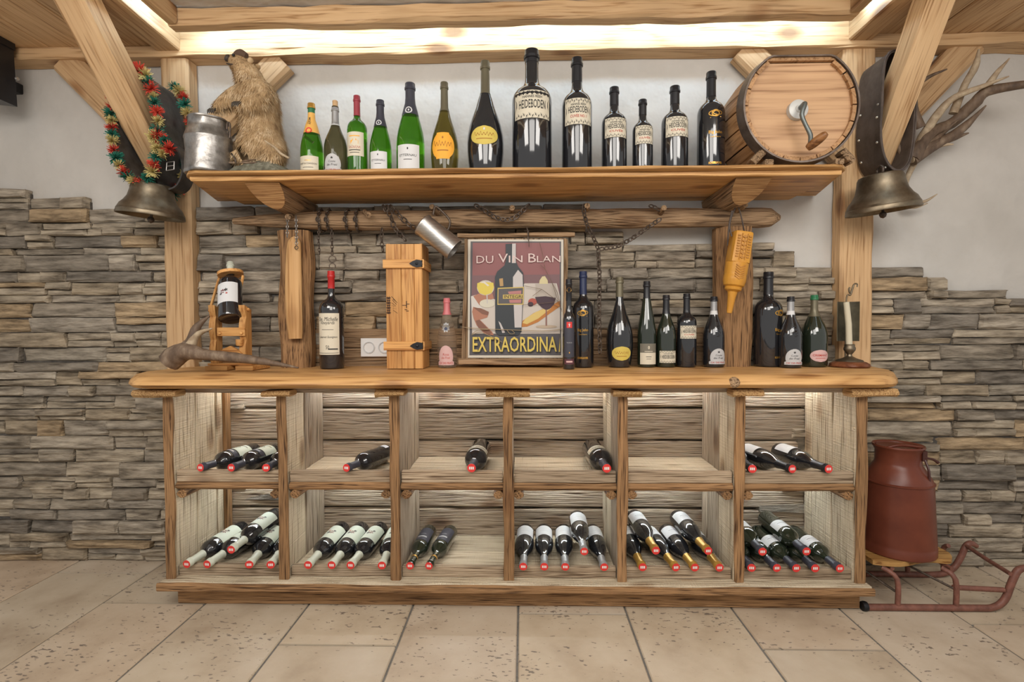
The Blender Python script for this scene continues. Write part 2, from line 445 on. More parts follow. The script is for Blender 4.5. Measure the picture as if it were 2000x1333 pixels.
for z0, z1 in rows:
    x = -2.75 - R.uniform(0, .2)
    while x < 2.75:
        L = R.choice([.13, .18, .24, .30, .36, .44])
        x1 = x + L
        for s in (-1.786, -1.644, 1.534, 1.691):
            if x < s - .001 and s < x1 + .04: x1 = s; break
        for s in (-2.52, -2.21, .31, .50, 1.235, 1.35, 1.98, 2.07, 2.38):
            if x < s < x1 + .05 and sky(s - .01) != sky(s + .01) and z1 > min(sky(s - .01), sky(s + .01)) - .01:
                if s - x > .05: x1 = s
        L = x1 - x; mid = (x + x1) / 2
        ok = z1 <= min(sky(x + .01), sky(x1 - .01)) + .012
        hid = (-1.79 < x and x1 < -1.64 and z1 > .98) or (1.53 < x and x1 < 1.695 and z1 > .98) or (x > -1.50 and x1 < 1.40 and z1 < .98) or (x > -1.06 and x1 < .95 and z1 < 1.19)
        if ok and not hid:
            if R.random() < .30 and z1 - z0 > .055:
                m_ = z0 + (z1 - z0) * R.uniform(.4, .6); c = R.uniform(.3, .7) * L
                if R.random() < .5: stones += [(x, x1, z0, m_), (x, x1, m_, z1)]
                elif L > .2: stones += [(x, x + c, z0, m_), (x + c, x1, z0, m_), (x, x1, m_, z1)]
                else: stones += [(x, x1, z0, m_), (x, x1, m_, z1)]
            else: stones.append((x, x1, z0, z1))
        x = x1
def shown(s):
    a = (s[1] - s[0]) * (s[3] - s[2])
    if s[1] < -2.62 or s[0] > 2.55: a *= .1
    return a
stones.sort(key=shown, reverse=True)
rest = MB()
for i, s in enumerate(stones):
    mb = stone_mb(s[0] + .0015, s[1] - .0015, s[2] + .001, s[3] - .001)
    if i < 298: part(mb, 'stone', STONE, wall)
    else: rest.add(mb.v, mb.f)
part(rest, 'small_stones', STONE, wall, kind='stuff')
bed = MB()
for a, b, z in SKY: box(bed, (max(a, -2.9), YW - .014, 0), (min(b, 2.9), YW + .01, z - .02), .001)
part(bed, 'stone_bed', MORTAR, wall)
# plank backsplash between the rack posts
for xa, xb in ((-1.05, -.35), (-.348, .32), (.322, .94)):
    for za, zb in ((1.005, 1.10), (1.102, 1.197)):
        part(box(MB(), (xa, 2.545, za), (xb, YW, zb), .004, 4, .004), 'backsplash_plank', WR[0], wall)

# ---- ceiling: plank soffits, recessed coffer
ceil = thing('ceiling', None, None, (0, 1.5, 2.59), kind='structure')
ZS = 2.585
for side in (-1, 1):
    xs = [1.78 if side < 0 else 1.66]
    while xs[-1] < 3.2: xs.append(xs[-1] + R.choice([.19, .23, .27]))
    for a, b in zip(xs, xs[1:]):
        lo, hi = sorted((side * a, side * b))
        part(box(MB(), (lo + .0015, .3, ZS + R.uniform(-.002, .002)), (hi - .0015, 2.52, ZS + .03), .003, 1, 0, 1), 'soffit_plank', WB[1], ceil)
part(box(MB(), (-1.8, .2, 2.665), (1.7, YW, 2.72), .001), 'plaster_panel', PLASTER, ceil)

def timber(name, label, cat, mb, mat, along=None):
    if along:                        # keep the grain running along a slanting timber
        p0, p1 = Vector(along[0]), Vector(along[1]); x = (p1 - p0).normalized(); y = Vector((0, 1, 0)); y = (y - x * y.dot(x)).normalized()
        M = Matrix((x, y, x.cross(y))).transposed().to_4x4(); M.translation = (p0 + p1) / 2
        mb.xf(M.inverted())
    o = part(mb, name, mat)
    if along: o.matrix_world = M
    return tag(o, label, cat)
# wall plate: middle part (tall, lit) and its two ends are one beam
mb = MB(); box(mb, (-2.9, 2.497, 2.530), (2.9, YW, 2.588), .006, 40, .010, 0)
box(mb, (-1.672, 2.4975, 2.56), (1.55, 2.56, 2.66), .004, 24, .008, 0)
timber('wall_beam', 'long larch beam along the top of the plaster wall, below the light strip', 'beam', mb, WB[0])
# edge beams of the opening
timber('ceiling_beam', 'larch edge beam running towards the viewer, left of the recessed ceiling', 'beam',
       box(MB(), (-1.782, .3, 2.556), (-1.665, 2.4965, 2.66), .006, 12, .006, 1), WB[1])
timber('ceiling_beam', 'larch edge beam running towards the viewer, right of the recessed ceiling', 'beam',
       box(MB(), (1.545, .3, 2.556), (1.655, 2.4965, 2.66), .006, 12, .006, 1), WB[1])
# inner frame of the coffer
timber('coffer_beam', 'rough larch beam across the top, above the white light strip', 'beam',
       box(MB(), (-1.615, 2.325, 2.584), (1.495, 2.40, 2.664), .012, 40, .012, 0), WB[0])
timber('coffer_beam', 'left inner larch beam of the recessed ceiling, inside the light strip', 'beam',
       box(MB(), (-1.615, .3, 2.586), (-1.565, 2.324, 2.664), .008, 12, .006, 1), WB[1])
timber('coffer_beam', 'right inner larch beam of the recessed ceiling, inside the light strip', 'beam',
       box(MB(), (1.445, .3, 2.586), (1.495, 2.324, 2.664), .008, 12, .006, 1), WB[1])
LED = plain('led_light', (.56, .78, 1), .5, emit=25)
led = thing('led_strip', 'white light strip glowing in the gap around the recessed ceiling', 'light', (0, 2.41, 2.62))
part(box(MB(), (-1.60, 2.4005, 2.615), (1.48, 2.412, 2.645), .001), 'strip', LED, led)
part(box(MB(), (-1.628, .5, 2.615), (-1.616, 2.38, 2.645), .001), 'strip', LED, led)
part(box(MB(), (1.496, .5, 2.615), (1.508, 2.38, 2.645), .001), 'strip', LED, led)

# posts
for a, b, l in ((-1.785, -1.645, 'pale larch post rising from the left end of the counter'), (1.535, 1.69, 'pale larch post rising from the right end of the counter')):
    timber('timber_post', l, 'post', box(MB(), (a, 2.512, 1.0 if a < 0 else 1.0), (b, YW, 2.53), .012, 14, .006, 2), WB[2])
# knee braces in the wall plane
for q0, q1, l in (((132, 122), (325, 318), 'diagonal larch brace left of the left post, under the wall beam'),
                  ((553, 120), (385, 290), 'diagonal larch brace right of the left post, behind the stuffed marmot'),
                  ((1449, 98), (1645, 300), 'diagonal larch brace left of the right post, behind the barrel'),
                  ((1893, 88), (1705, 285), 'diagonal larch brace right of the right post, behind the antlers')):
    mb = MB(); beam(mb, P(*q0, 2.555), P(*q1, 2.555), .075, .135, (0, 0, 1), .015, 6, .004)
    timber('knee_brace', l, 'brace', mb, WB[0], (P(*q0, 2.555), P(*q1, 2.555)))
# braces that come forward from the posts to the soffit
WBR = WB[0]
for c, l, ya, za, yb, zb in ((-1.775, 'thick larch brace rising forward from the left post, carrying the flowered collar', 2.50, 2.02, 1.86, 2.72),
                             (1.678, 'thick larch brace rising forward from the right post, carrying the riveted collar', 2.50, 1.98, 2.04, 2.72)):
    mb = MB(); beam(mb, (c, ya, za), (c, yb, zb), .125 if c < 0 else .108, .125, (0, 1, 1), .014, 10, .006)
    for v in mb.v:
        v.y = min(v.y, 2.511); v.z = min(v.z, 2.60)
    timber('front_brace', l, 'brace', mb, WBR, ((c, ya, za), (c, yb, zb)))

# ------------------------------------------------------------------ wine rack (cabinet)
CABX = [-1.517, -1.025, -.545, -.065, .414, .900, 1.402]
rack = thing('wine_rack', 'long reclaimed wood wine cabinet with twelve open bays under the counter', 'cabinet', (0, 2.3, 0))
part(box(MB(), (-1.51, 2.172, 0), (1.42, 2.5, .094), .006, 20, .006), 'plinth', WO[0], rack)
mb = MB(); box(mb, (-1.545, 2.105, .096), (1.43, 2.555, .128), .006, 30, .006)
bb = part(mb, 'base_board', WP[0], rack)
part(box(MB(), (-1.547, 2.092, .094), (1.432, 2.106, .127), .005, 40, .006), 'edge_strip', WO[0], bb)
# back planks
for za, zb, cuts in ((.80, .95, (-.545, .900)), (.637, .798, (-1.025, .414)), (.49, .635, (-.065, .9)), (.295, .488, (-.545, .414)), (.12, .293, (-1.025, -.065, .9))):
    xs = [-1.50] + list(cuts) + [1.39]
    for a, b in zip(xs, xs[1:]):
        part(box(MB(), (a + .0012, 2.545 + R.uniform(0, .006), za + .0015), (b - .0012, 2.57, zb - .0015), .010, max(4, int((b - a) * 12)), .005, 0), 'back_plank', WG[0], rack)
for i, x in enumerate(CABX):
    mb = MB(); wdt = .042
    d = part(box(MB(), (x - wdt / 2, 2.135, .128), (x + wdt / 2, 2.150, .925), .005, 24, .007, 2), 'divider', WO[2], rack)
    ys = [2.150, 2.15 + .17 + R.uniform(-.02, .02), 2.15 + .31 + R.uniform(-.02, .02), 2.545]
    for a, b in zip(ys, ys[1:]):
        t = wdt / 2 - R.uniform(.0, .006)
        part(box(MB(), (x - t, a + .0018, .128), (x + t, b - .0018, .925), .004, 8, .003, 2), 'plank', (WP if i in (0, 6) or R.random() < .4 else WG)[2], d)
part(box(MB(), (-1.497, 2.50, .128), (-1.478, 2.545, .925), .003), 'corner_batten', WO[2], rack)
# top fascia and batten ends under the counter
part(box(MB(), (-1.53, 2.158, .925), (1.42, 2.18, .951), .003, 20, .003), 'fascia', WG[0], rack)
for a, b, q in ((260, 345, 0), (512, 568, 1), (733, 790, 2), (949, 1035, 3), (1197, 1253, 4), (1430, 1490, 5), (1662, 1752, 6)):
    xa = P(a, 765, 2.1).x; xb = P(b, 765, 2.1).x
    part(box(MB(), (xa, 2.088, .914), (xb, 2.157, .944), .010, 8, .010, 0), 'batten_end', wood('endgrain', (.60, .38, .17), (.34, .18, .07), 1, 40, .7, .7, .3), rack)
# shelves
for i in range(6):
    a = CABX[i] + .021; b = CABX[i + 1] - .021
    sh = part(box(MB(), (a, 2.37, .512), (b, 2.544, .553), .003, 5, .002, 0), 'shelf', WP[0], rack)
    part(box(MB(), (a, 2.185, .512), (b, 2.368, .552), .003, 5, .002, 0), 'shelf_board', WP[0], sh)
    part(box(MB(), (a + .004, 2.156, .541), (b - .004, 2.184, .590), .003, 8, .003, 0), 'lip', WL, sh)
    part(box(MB(), (a + .001, 2.148, .508), (b - .001, 2.184, .5405), .012, 10, .004, 0), 'rail', WO[0], sh)
    for x0, s in ((a, 1), (b, -1)):
        c = MB(); beam(c, (x0 + s * .022, 2.158, .489), (x0 + s * .022, 2.535, .489), .043, .036, (0, 0, 1), .014, 3, .003)
        part(c, 'cleat', WO[1], sh)
    lo = part(box(MB(), (a, 2.19, .128), (b, 2.36, .156), .002, 4, .002, 0), 'floor_board', WP[0], rack)
    part(box(MB(), (a, 2.362, .128), (b, 2.544, .157), .002, 4, .002, 0), 'floor_board', WP[0], rack)
    part(box(MB(), (a + .002, 2.165, .128), (b - .002, 2.189, .176), .003, 8, .003, 0), 'lip', WL, rack)
LED2 = plain('cabinet_led', (.80, .91, 1), .5, emit=52)
for i in range(6):
    a = CABX[i] + .03; b = CABX[i + 1] - .03
    part(box(MB(), (a, 2.500, .940), (b, 2.512, .948), .001), 'light_strip', LED2, rack)
    part(box(MB(), (a + .03, 2.500, .503), (b - .03, 2.512, .511), .001), 'light_strip', LED2, rack)

# ---- counter top with a live edge
def live_slab(name, label, cat, outline_f, outline_b, z0, z1, mat, rnd):
    """outline_f / outline_b: list of (x, y) of the front and back edge at equal stations"""
    mb = MB(); n = len(outline_f); prof = 7; vs = []
    h = z1 - z0
    for i in range(n):
        fx, fy = outline_f[i]; bx, by = outline_b[i]
        t = i / (n - 1)
        k = noise.noise(Vector((fx * 3, 1, 7))) * .006; k2 = noise.noise(Vector((fx * 5, 4, 2))) * .010; k3 = noise.noise(Vector((fx * 9, 8, 2))) * .004
        sec = [(by, z1), (fy + rnd * 1.8, z1 + k * .3), (fy + rnd * .7 + k3, z1 - h * .12 + k * .6), (fy + rnd * .12 + k2, z1 - h * .42 + k), (fy + k2 * .6, z1 - h * .68), (fy + rnd * .35 + k3, z0 + h * .08), (fy + rnd * .8, z0), (by, z0)]
        for y, zz in sec:
            s = (y - fy) / (by - fy)
            vs.append((fx + (bx - fx) * s, y, zz))
    m = 8
    fs = [[i * m + j, i * m + (j + 1) % m, (i + 1) * m + (j + 1) % m, (i + 1) * m + j] for i in range(n - 1) for j in range(m)]
    fs += [list(range(m)), [(n - 1) * m + j for j in range(m)]]
    mb.add(vs, fs)
    o = part(mb, name, mat, smooth=40); tag(o, label, cat); return o
fr = []; bk = []
for i in range(90):
    t = i / 89; x = -1.702 + 3.27 * t
    e = min(x + 1.702, 1.568 - x)
    y = 2.045 + (.13 * (1 - min(1, e / .16)) ** 2.2) + .008 * noise.noise(Vector((x * 2.2, 0, 3)))
    fr.append((x, y)); bk.append((-1.66 + 3.345 * t, 2.578))
counter = live_slab('counter_top', 'thick honey-coloured larch counter slab with a waney front edge', 'counter', fr, bk, .952, 1.010, WC[0], .05)
kn = MB(); lathe(kn, [(0, .012), (.016, .010), (.021, .004), (.023, -.004)], 14, axisM((.84, 2.052, .979), (0, -1, .25)))
part(kn, 'knot', WR[1], counter, smooth=60)

# ---- upper shelf
fr = []; bk = []
for i in range(80):
    t = i / 79; x = -1.43 + 2.765 * t
    e = min(x + 1.43, 1.335 - x)
    y = 2.118 + .05 * (1 - min(1, e / .06)) ** 2 + .006 * noise.noise(Vector((x * 2.5, 5, 3)))
    fr.append((x, y)); bk.append((-1.545 + 2.99 * t, 2.578))
shelf = live_slab('wall_shelf', 'larch shelf above the hanging rail, carrying the tall bottles and the barrel', 'shelf', fr, bk, 1.846, 1.862, WC[0], .010)
part(box(MB(), (-1.405, 2.150, 1.826), (1.31, 2.575, 1.8455), .004, 40, .004), 'under_board', WC[0], shelf)
for cx, l in ((-1.115, 'left half-log bracket under the wall shelf'), (.968, 'right half-log bracket under the wall shelf')):
    br = thing('log_bracket', l, 'bracket', (cx, 2.5, 1.75))
    mb = MB(); n = 10; vs = []
    for yy, sl in ((0, 1), (1, 0)):
        for k in range(n + 1):
            a = PI * k / n
            x = -.075 * math.cos(a); zz = -.082 * math.sin(a)
            vs.append((cx + x, (2.18 - zz * 1.7) if sl else 2.598, 1.824 + zz))
    m = n + 1
    fs = [[k, k + 1, m + k + 1, m + k] for k in range(n)] + [[m - 1, 0, m, 2 * m - 1], [m + k for k in range(m)]]
    part(MB().add(vs, fs), 'log', WR[1], br, smooth=30)
    part(MB().add([v for v in vs[:m]] + [(x, y + .004, z) for x, y, z in vs[:m]], [list(range(m)), [m + k for k in range(m)]] + [[k, (k + 1) % m, m + (k + 1) % m, m + k] for k in range(m)]), 'cut_face', wood('cut_face', (.55, .33, .15), (.30, .15, .06), 0, 40, .7, .3, .4), br)

# ---- rack posts and hanging rail
def rough_post(x0, x1, seed):
    mb = MB(); beam(mb, ((x0 + x1) / 2, 2.50, 1.009), ((x0 + x1) / 2, 2.50, 1.675), .10, x1 - x0, (1, 0, 0), .025, 18, .016, seed=seed); return mb
timber('rack_post', 'left weathered wooden post on the counter, under the hanging rail', 'post', rough_post(-1.188, -1.036, 3), WO[2])
timber('rack_post', 'right weathered wooden post on the counter, behind the carved orange holder', 'post', rough_post(.925, 1.095, 8), WO[2])
pts = []; rad = []
for i in range(60):
    t = i / 59; x = -1.403 + 2.62 * t
    pts.append((x, 2.47 + .006 * noise.noise(Vector((x * 2, 0, 0))), 1.722 - .004 * t + .006 * noise.noise(Vector((x * 2, 7, 0)))))
    e0 = min(1, (x + 1.403) / .45); e1 = min(1, (1.222 - x) / .055)
    rad.append(max(.006, .046 * (.30 + .70 * e0 ** .7) * (e1 ** .5 if e1 < 1 else 1) * (1 + .08 * noise.noise(Vector((x * 5, 3, 1))))))
rail = thing('hanging_rail', 'long weathered log rail under the shelf, hung with chains and tools', 'rail', (-.1, 2.47, 1.72))
part(tube(MB(), pts, rad, 10, jit=.06), 'log', WR[0], rail, smooth=50)
PEGS = [(570, 421, -8, 3), (712, 414, 8, 6), (855, 418, -12, -14), (1000, 412, 0, -6), (1147, 408, 0, -6), (1289, 418, 8, -12), (1440, 412, 16, -12)]
for x, y, dx, dy in PEGS:
    mb = MB(); tube(mb, [P(x, y, 2.43), P(x + dx, y + dy, 2.355)], [.012, .013], 8)
    part(mb, 'peg', WR[1], rail, smooth=50)

# ------------------------------------------------------------------ bottles
def prof_bottle(shape, H, r, rn):
    if shape == 'bordeaux':
        p = [(0, .004), (r * .80, 0), (r * .95, .002), (r, .010), (r, H * .585), (r * .985, H * .615), (r * .93, H * .645), (r * .80, H * .675), (r * .58, H * .70), (rn * 1.35, H * .72), (rn * 1.08, H * .745), (rn, H * .78), (rn * .97, H * .93)]
    elif shape == 'slim':
        p = [(0, .004), (r * .80, 0), (r * .95, .002), (r, .008), (r, H * .54), (r * .96, H * .57), (r * .80, H * .605), (r * .60, H * .63), (rn * 1.2, H * .66), (rn, H * .70), (rn * .97, H * .93)]
    elif shape == 'burgundy':
        p = [(0, .004), (r * .80, 0), (r * .95, .002), (r, .010), (r, H * .42), (r * .975, H * .47), (r * .90, H * .53), (r * .76, H * .59), (r * .60, H * .645), (r * .46, H * .70), (rn * 1.12, H * .76), (rn, H * .81), (rn * .97, H * .93)]
    elif shape == 'flute':
        p = [(0, .004), (r * .80, 0), (r * .95, .002), (r, .010), (r, H * .36), (r * .97, H * .42), (r * .88, H * .50), (r * .75, H * .58), (r * .60, H * .67), (r * .48, H * .75), (rn * 1.05, H * .82), (rn * .97, H * .93)]
    elif shape == 'champagne':
        p = [(0, .004), (r * .80, 0), (r * .96, .003), (r, .012), (r, H * .36), (r * .98, H * .42), (r * .91, H * .49), (r * .78, H * .57), (r * .62, H * .65), (r * .50, H * .72), (rn * 1.12, H * .79), (rn, H * .85), (rn * .97, H * .93)]
    else:  # belly: prosecco, foot narrower than the belly
        p = [(0, .004), (r * .66, 0), (r * .80, .003), (r * .84, .014), (r * .93, H * .12), (r * .99, H * .22), (r, H * .29), (r * .97, H * .36), (r * .88, H * .44), (r * .72, H * .52), (r * .53, H * .60), (r * .40, H * .67), (rn * 1.06, H * .74), (rn * .95, H * .93)]
    return p + [(rn * 1.14, H * .935), (rn * 1.16, H * .955), (rn * 1.05, H * .96), (rn * 1.03, H * .997), (rn * .9, H), (0, H)]

def r_at(p, z):
    for (r0, z0), (r1, z1) in zip(p, p[1:]):
        if z0 <= z <= z1 and z1 > z0: return r0 + (r1 - r0) * (z - z0) / (z1 - z0)
    return p[-2][0]

def wrap(mb, v2, f2, prof, zc, eps, a0=0, rfix=None):
    """bend a flat drawing (x, y in metres) round a bottle; drawing centre faces -Y"""
    vs = []
    rr0 = rfix or r_at(prof, zc)
    for x, y in v2:
        z = zc + y; r = (r_at(prof, z) if rfix is None else rfix) + eps
        a = -PI / 2 + a0 + x / rr0
        vs.append((r * math.cos(a), r * math.sin(a), z))
    return mb.add(vs, f2)

def grid2d(w_, h, mask=None, nx=16, ny=6):
    """label blank; mask(v) -> half width factor at height v in -1..1"""
    vs = []; fs = []
    for j in range(ny + 1):
        v = -1 + 2 * j / ny; k = mask(v) if mask else 1
        for i in range(nx + 1): vs.append(((-1 + 2 * i / nx) * w_ / 2 * k, v * h / 2))
    for j in range(ny):
        for i in range(nx): fs.append([j * (nx + 1) + i, j * (nx + 1) + i + 1, (j + 1) * (nx + 1) + i + 1, (j + 1) * (nx + 1) + i])
    return vs, fs
OVAL = lambda v: max(.08, math.sqrt(max(0, 1 - v * v)))
CREST = lambda v: 1.0 if v < -.62 else (.80 if v < -.5 else max(.12, (.88 * math.sqrt(max(0, 1 - ((v + .15) / 1.15) ** 2)))))
ORB = lambda v: max(.25, 1 - v * v) ** .40

def offset2(vf, dx, dy): return [(x + dx, y + dy) for x, y in vf[0]], vf[1]

def bottle(name, shape, H, r, rn, glass, caps=None, labels=(), extra=None, seg=28):
    """caps: list of (zlo, zhi, material, name); labels: dicts"""
    t = thing(name, None, 'bottle')
    p = prof_bottle(shape, H, r, rn)
    part(lathe(MB(), p, seg), 'glass', glass, t, smooth=50)
    for zl, zh, m, nm in (caps or []):
        zs = [z for _, z in p if zl * H < z < zh * H]
        q = [(r_at(p, zl * H) + .0009, zl * H)] + [(rr_ + .0009, z) for rr_, z in p if zl * H < z < zh * H]
        q.append((r_at(p, min(zh * H, H * .9995)) + .0009, zh * H))
        if zh >= .995: q = [a for a in q if a[1] < H * .999] + [(rn * 1.02, H + .0006), (0, H + .0009)]
        part(lathe(MB(), q, seg), nm, m, t, smooth=50)
    for lb in labels:
        zc = lb['z'] * H; w_ = lb['w'] * r; h = lb['h'] * H; eps = .0008
        mask = lb.get('mask')
        lab = part(wrap(MB(), *grid2d(w_, h, mask, 20, 18 if mask else 4), p, zc, eps), lb.get('name', 'label'), lb['mat'], t, smooth=60)
        for it in lb.get('art', ()):
            # it: (kind, args..., material)
            k = it[0]; m = it[-1]; mb = MB()
            if k == 'text':
                _, s, cy, th, tw, opt, m = it
                vf = fit_text(s, tw * w_, th * h, **opt); wrap(mb, *offset2(vf, opt_dx(it) * w_, cy * h), p, zc, eps + .0007); nm = 'lettering'
            elif k == 'poly':
                _, pts, m = it
                vf = poly2d([(x * w_ / 2, y * h / 2) for x, y in pts]); wrap(mb, *vf, p, zc, eps + .0005); nm = 'emblem'
            elif k == 'squig':
                _, cy, amp, tw, m = it
                n = 40; up_v = []; dn = []
                for i in range(n + 1):
                    u = -1 + 2 * i / n; yy = cy * 2 + amp * math.sin(i * 1.05) * (1.6 if i % 13 < 3 else .8)
                    up_v.append((u * tw, yy + amp * .28)); dn.append((u * tw, yy - amp * .28))
                vs2 = [(x * w_ / 2, y * h / 2) for x, y in up_v + dn]
                wrap(mb, vs2, [[i, i + 1, n + 2 + i, n + 1 + i] for i in range(n)], p, zc, eps + .0007); nm = 'lettering'
            elif k == 'bar':
                _, x0, x1, y0, y1, m = it
                vf = grid2d((x1 - x0) * w_ / 2, (y1 - y0) * h / 2, None, 12, 2)
                wrap(mb, *offset2(vf, (x0 + x1) / 2 * w_ / 2, (y0 + y1) / 2 * h / 2), p, zc, eps + .0004); nm = 'printed_band'
            elif k == 'lace':
                # ornamental strip: a wavy row of small leaves
                _, y0, y1, n, m = it
                for i in range(n):
                    x = (-1 + (2 * i + 1) / n) * .96; yc = (y0 + y1) / 2; b = (y1 - y0) / 2; a = .95 / n
                    s = 1 if i % 2 else -1
                    for pts in ([(x - a, yc - s * b), (x - a * .1, yc + s * b * .2), (x + a, yc - s * b * .5), (x + a * .3, yc + s * b)], [(x - a * .6, yc + s * b * .5), (x - a * .1, yc + s * b), (x - a * .3, yc + s * b * 1.15)]):
                        vf = poly2d([(u * w_ / 2, v * h / 2) for u, v in pts]); wrap(mb, *vf, p, zc, eps + .0006)
                nm = 'ornament'
            part(mb, nm, m, lab)
    if extra: extra(t, p, H, r, rn)
    return t
def opt_dx(it): return 0

SB = dict(bold=.012)
def heide(w_=1.9, z=.50, h=.20, two=True, name2=None):
    art = [('lace', .62, .95, 13, INK), ('lace', -.95, -.62, 13, INK), ('text', 'HEIDEBODEN', .06 if name2 else .0, .24 if name2 else .30, .70, SB, INK), ('bar', -1, 1, .97, 1.0, INK), ('bar', -1, 1, -1.0, -.97, INK)]
    art.append(('text', 'HANNES REEH', .25, .09, .5, SB, INK))
    if name2: art.append(('text', name2, -.17, .13, .55, SB, REDI))
    art.append(('poly', [(-.98, .5), (-.88, .2), (-.9, -.2), (-.97, -.5), (-.84, -.1), (-.84, .2)], INK))
    art.append(('poly', [(.98, .5), (.88, .2), (.9, -.2), (.97, -.5), (.84, -.1), (.84, .2)], INK))
    return dict(z=z, w=w_, h=h, mat=CREAM, art=art)
def star(n=5, a=1, b=.45, cx=0, cy=0, sy=1): return [(cx + (a if k % 2 == 0 else b) * math.sin(PI * k / n), cy + sy * (a if k % 2 == 0 else b) * math.cos(PI * k / n)) for k in range(2 * n)]

def bigjohn(t, p, H, r, rn):
    """gold print straight on the glass"""
    pr = MB(); em = MB(); bar = MB()
    v, f = fit_text('Big John', r * 1.0, H * .038, bold=.02); wrap(pr, v, f, p, H * .385, .0008)
    v, f = fit_text('Cuvée Reserve', r * .8, H * .016, bold=.01); wrap(pr, v, f, p, H * .345, .0008)
    for c, a, b in ((-.12, .40, .028), (.14, .36, .022), (0, .30, .034)):
        o = ell(c * r, (.02 * c) * H, a * r, b * H, 24); i = ell(c * r, (.02 * c) * H, a * r * .82, b * H * .72, 24)
        n = 24; vs = o + i; fs = [[k, (k + 1) % n, n + (k + 1) % n, n + k] for k in range(n)]
        wrap(em, vs, fs, p, H * .565, .0009)
    wrap(em, *poly2d([(-.42 * r, -.045 * H), (.42 * r, -.036 * H), (.40 * r, -.03 * H), (-.38 * r, -.038 * H)]), p, H * .565, .0009)
    wrap(bar, *fit_text('SCHEIBLHOFER', r * 1.0, H * .022, bold=.05), p, H * .10, .0009)
    part(em, 'emblem', GOLD, t); part(pr, 'lettering', GOLD, t); part(bar, 'lettering', GOLD, t)

def crest_label(z=.17, h=.24, mat=None):
    return dict(z=z, w=1.75, h=h, mat=mat or GREYP, mask=CREST, art=[
        ('text', 'Cuvée', .08, .12, .34, dict(shear=.2), INK), ('text', 'dei Frati', -.10, .13, .52, dict(shear=.2), INK), ('text', "CA' DEI FRATI", -.39, .11, .8, SB, REDI), ('poly', star(5, .16, .08, 0, .55), INK)])

def emblem_ring(zf, m=None):
    def f(t, p, H, r, rn):
        mb = MB(); R0 = rn * .75
        o = ell(0, 0, R0, R0, 20); i = ell(0, 0, R0 * .68, R0 * .68, 20)
        wrap(mb, o + i, [[k, (k + 1) % 20, 20 + (k + 1) % 20, 20 + k] for k in range(20)], p, H * zf, .0022)
        wrap(mb, *poly2d(ell(0, 0, R0 * .25, R0 * .45, 4)), p, H * zf, .0022)
        part(mb, 'emblem', m or PAPER, t)
    return f

def vtext(s, zf, m, size=1.0, down=True):
    def f(t, p, H, r, rn):
        mb = MB(); v, fc = fit_text(s, H * .10 * size, rn * .9, bold=.01)
        v = [(-y, x) if not down else (y, -x) for x, y in v]
        wrap(mb, v, fc, p, H * zf, .0020); part(mb, 'lettering', m, t)
    return f

TOPZ = 1.8625
def stand(t, px, Y, z0, label, name=None, yaw=0):
    t.location = (P(px, 640, Y).x, Y, z0); t.rotation_euler = (0, 0, yaw); t['label'] = label
    if name: t.name = name
    return t
def hgt(px, ytop, Y, z0): return P(px, ytop, Y).z - z0
def rad(wpx, Y): return wpx * Y / 2000.0 * 1.0

# --- upper shelf
Y = 2.30
def up(px, top, wpx): return hgt(px, top, Y, TOPZ), rad(wpx, Y)
H, r = up(614, 203, 43)
def moet(t, p, H, r, rn):
    vtext('MOËT', .755, INK, 1.0, True)(t, p, H, r, rn)
    mb = MB(); wrap(mb, *poly2d(ell(0, 0, rn * .95, rn * .95, 16)), p, H * .625, .0026); part(mb, 'seal', REDS, t)
    mb = MB(); wrap(mb, *poly2d([(-r * .55, .0), (-r * .42, .03 * H), (r * .5, -.07 * H), (r * .36, -.10 * H)]), p, H * .54, .001); part(mb, 'sash', OFOIL, t)
t = bottle('champagne_bottle', 'champagne', H, r, .0145, GL_GREEN, [(.60, .875, OFF, 'neck_foil'), (.875, .935, GREENF, 'neck_band'), (.936, 1, GOLD, 'capsule')],
    [dict(z=.185, w=1.9, h=.20, mat=CREAM, art=[('text', 'MOËT & CHANDON', .02, .13, .82, {}, INK), ('bar', -.3, .3, .38, .46, GOLD), ('bar', -.5, .5, -.5, -.44, INK)])], moet)
stand(t, 614, Y, TOPZ, 'green champagne bottle with orange neck foil and red seal, on the wall shelf')
H, r = up(660, 197, 44)
def corked(t, p, H, r, rn):
    part(lathe(MB(), [(0, H - .002), (rn * .78, H - .002), (rn * .82, H + .024), (rn * .7, H + .026), (0, H + .026)], 16), 'cork', CORK, t, smooth=40)
t = bottle('wine_bottle', 'burgundy', H - .026, r, .0145, GL_BROWN, [(.74, .98, SILV, 'capsule'), (.735, .775, PAPER, 'neck_band')], [crest_label(.20, .24)], corked)
stand(t, 660, Y, TOPZ, 'brown-green bottle stoppered with a bare cork, grey crest label, on the wall shelf')
H, r = up(702, 188, 38)
t = bottle('wine_bottle', 'bordeaux', H, r, .0135, GL_GREEN, [(.76, 1, WINEF, 'capsule')], [dict(z=.40, w=1.95, h=.28, mat=CREAM, art=[
    ('bar', -.55, .55, .62, .70, ORANGE), ('poly', [(-.4, .0), (-.4, .3), (-.2, .3), (-.2, .42), (.2, .42), (.2, .3), (.4, .3), (.4, 0)], ORANGE), ('squig', -.14, .10, .62, REDI), ('bar', -.6, .6, -.55, -.48, INK), ('bar', -.5, .5, -.75, -.7, INK)])])
stand(t, 702, Y, TOPZ, 'bright green bordeaux bottle with wine-red capsule and cream label, on the wall shelf')
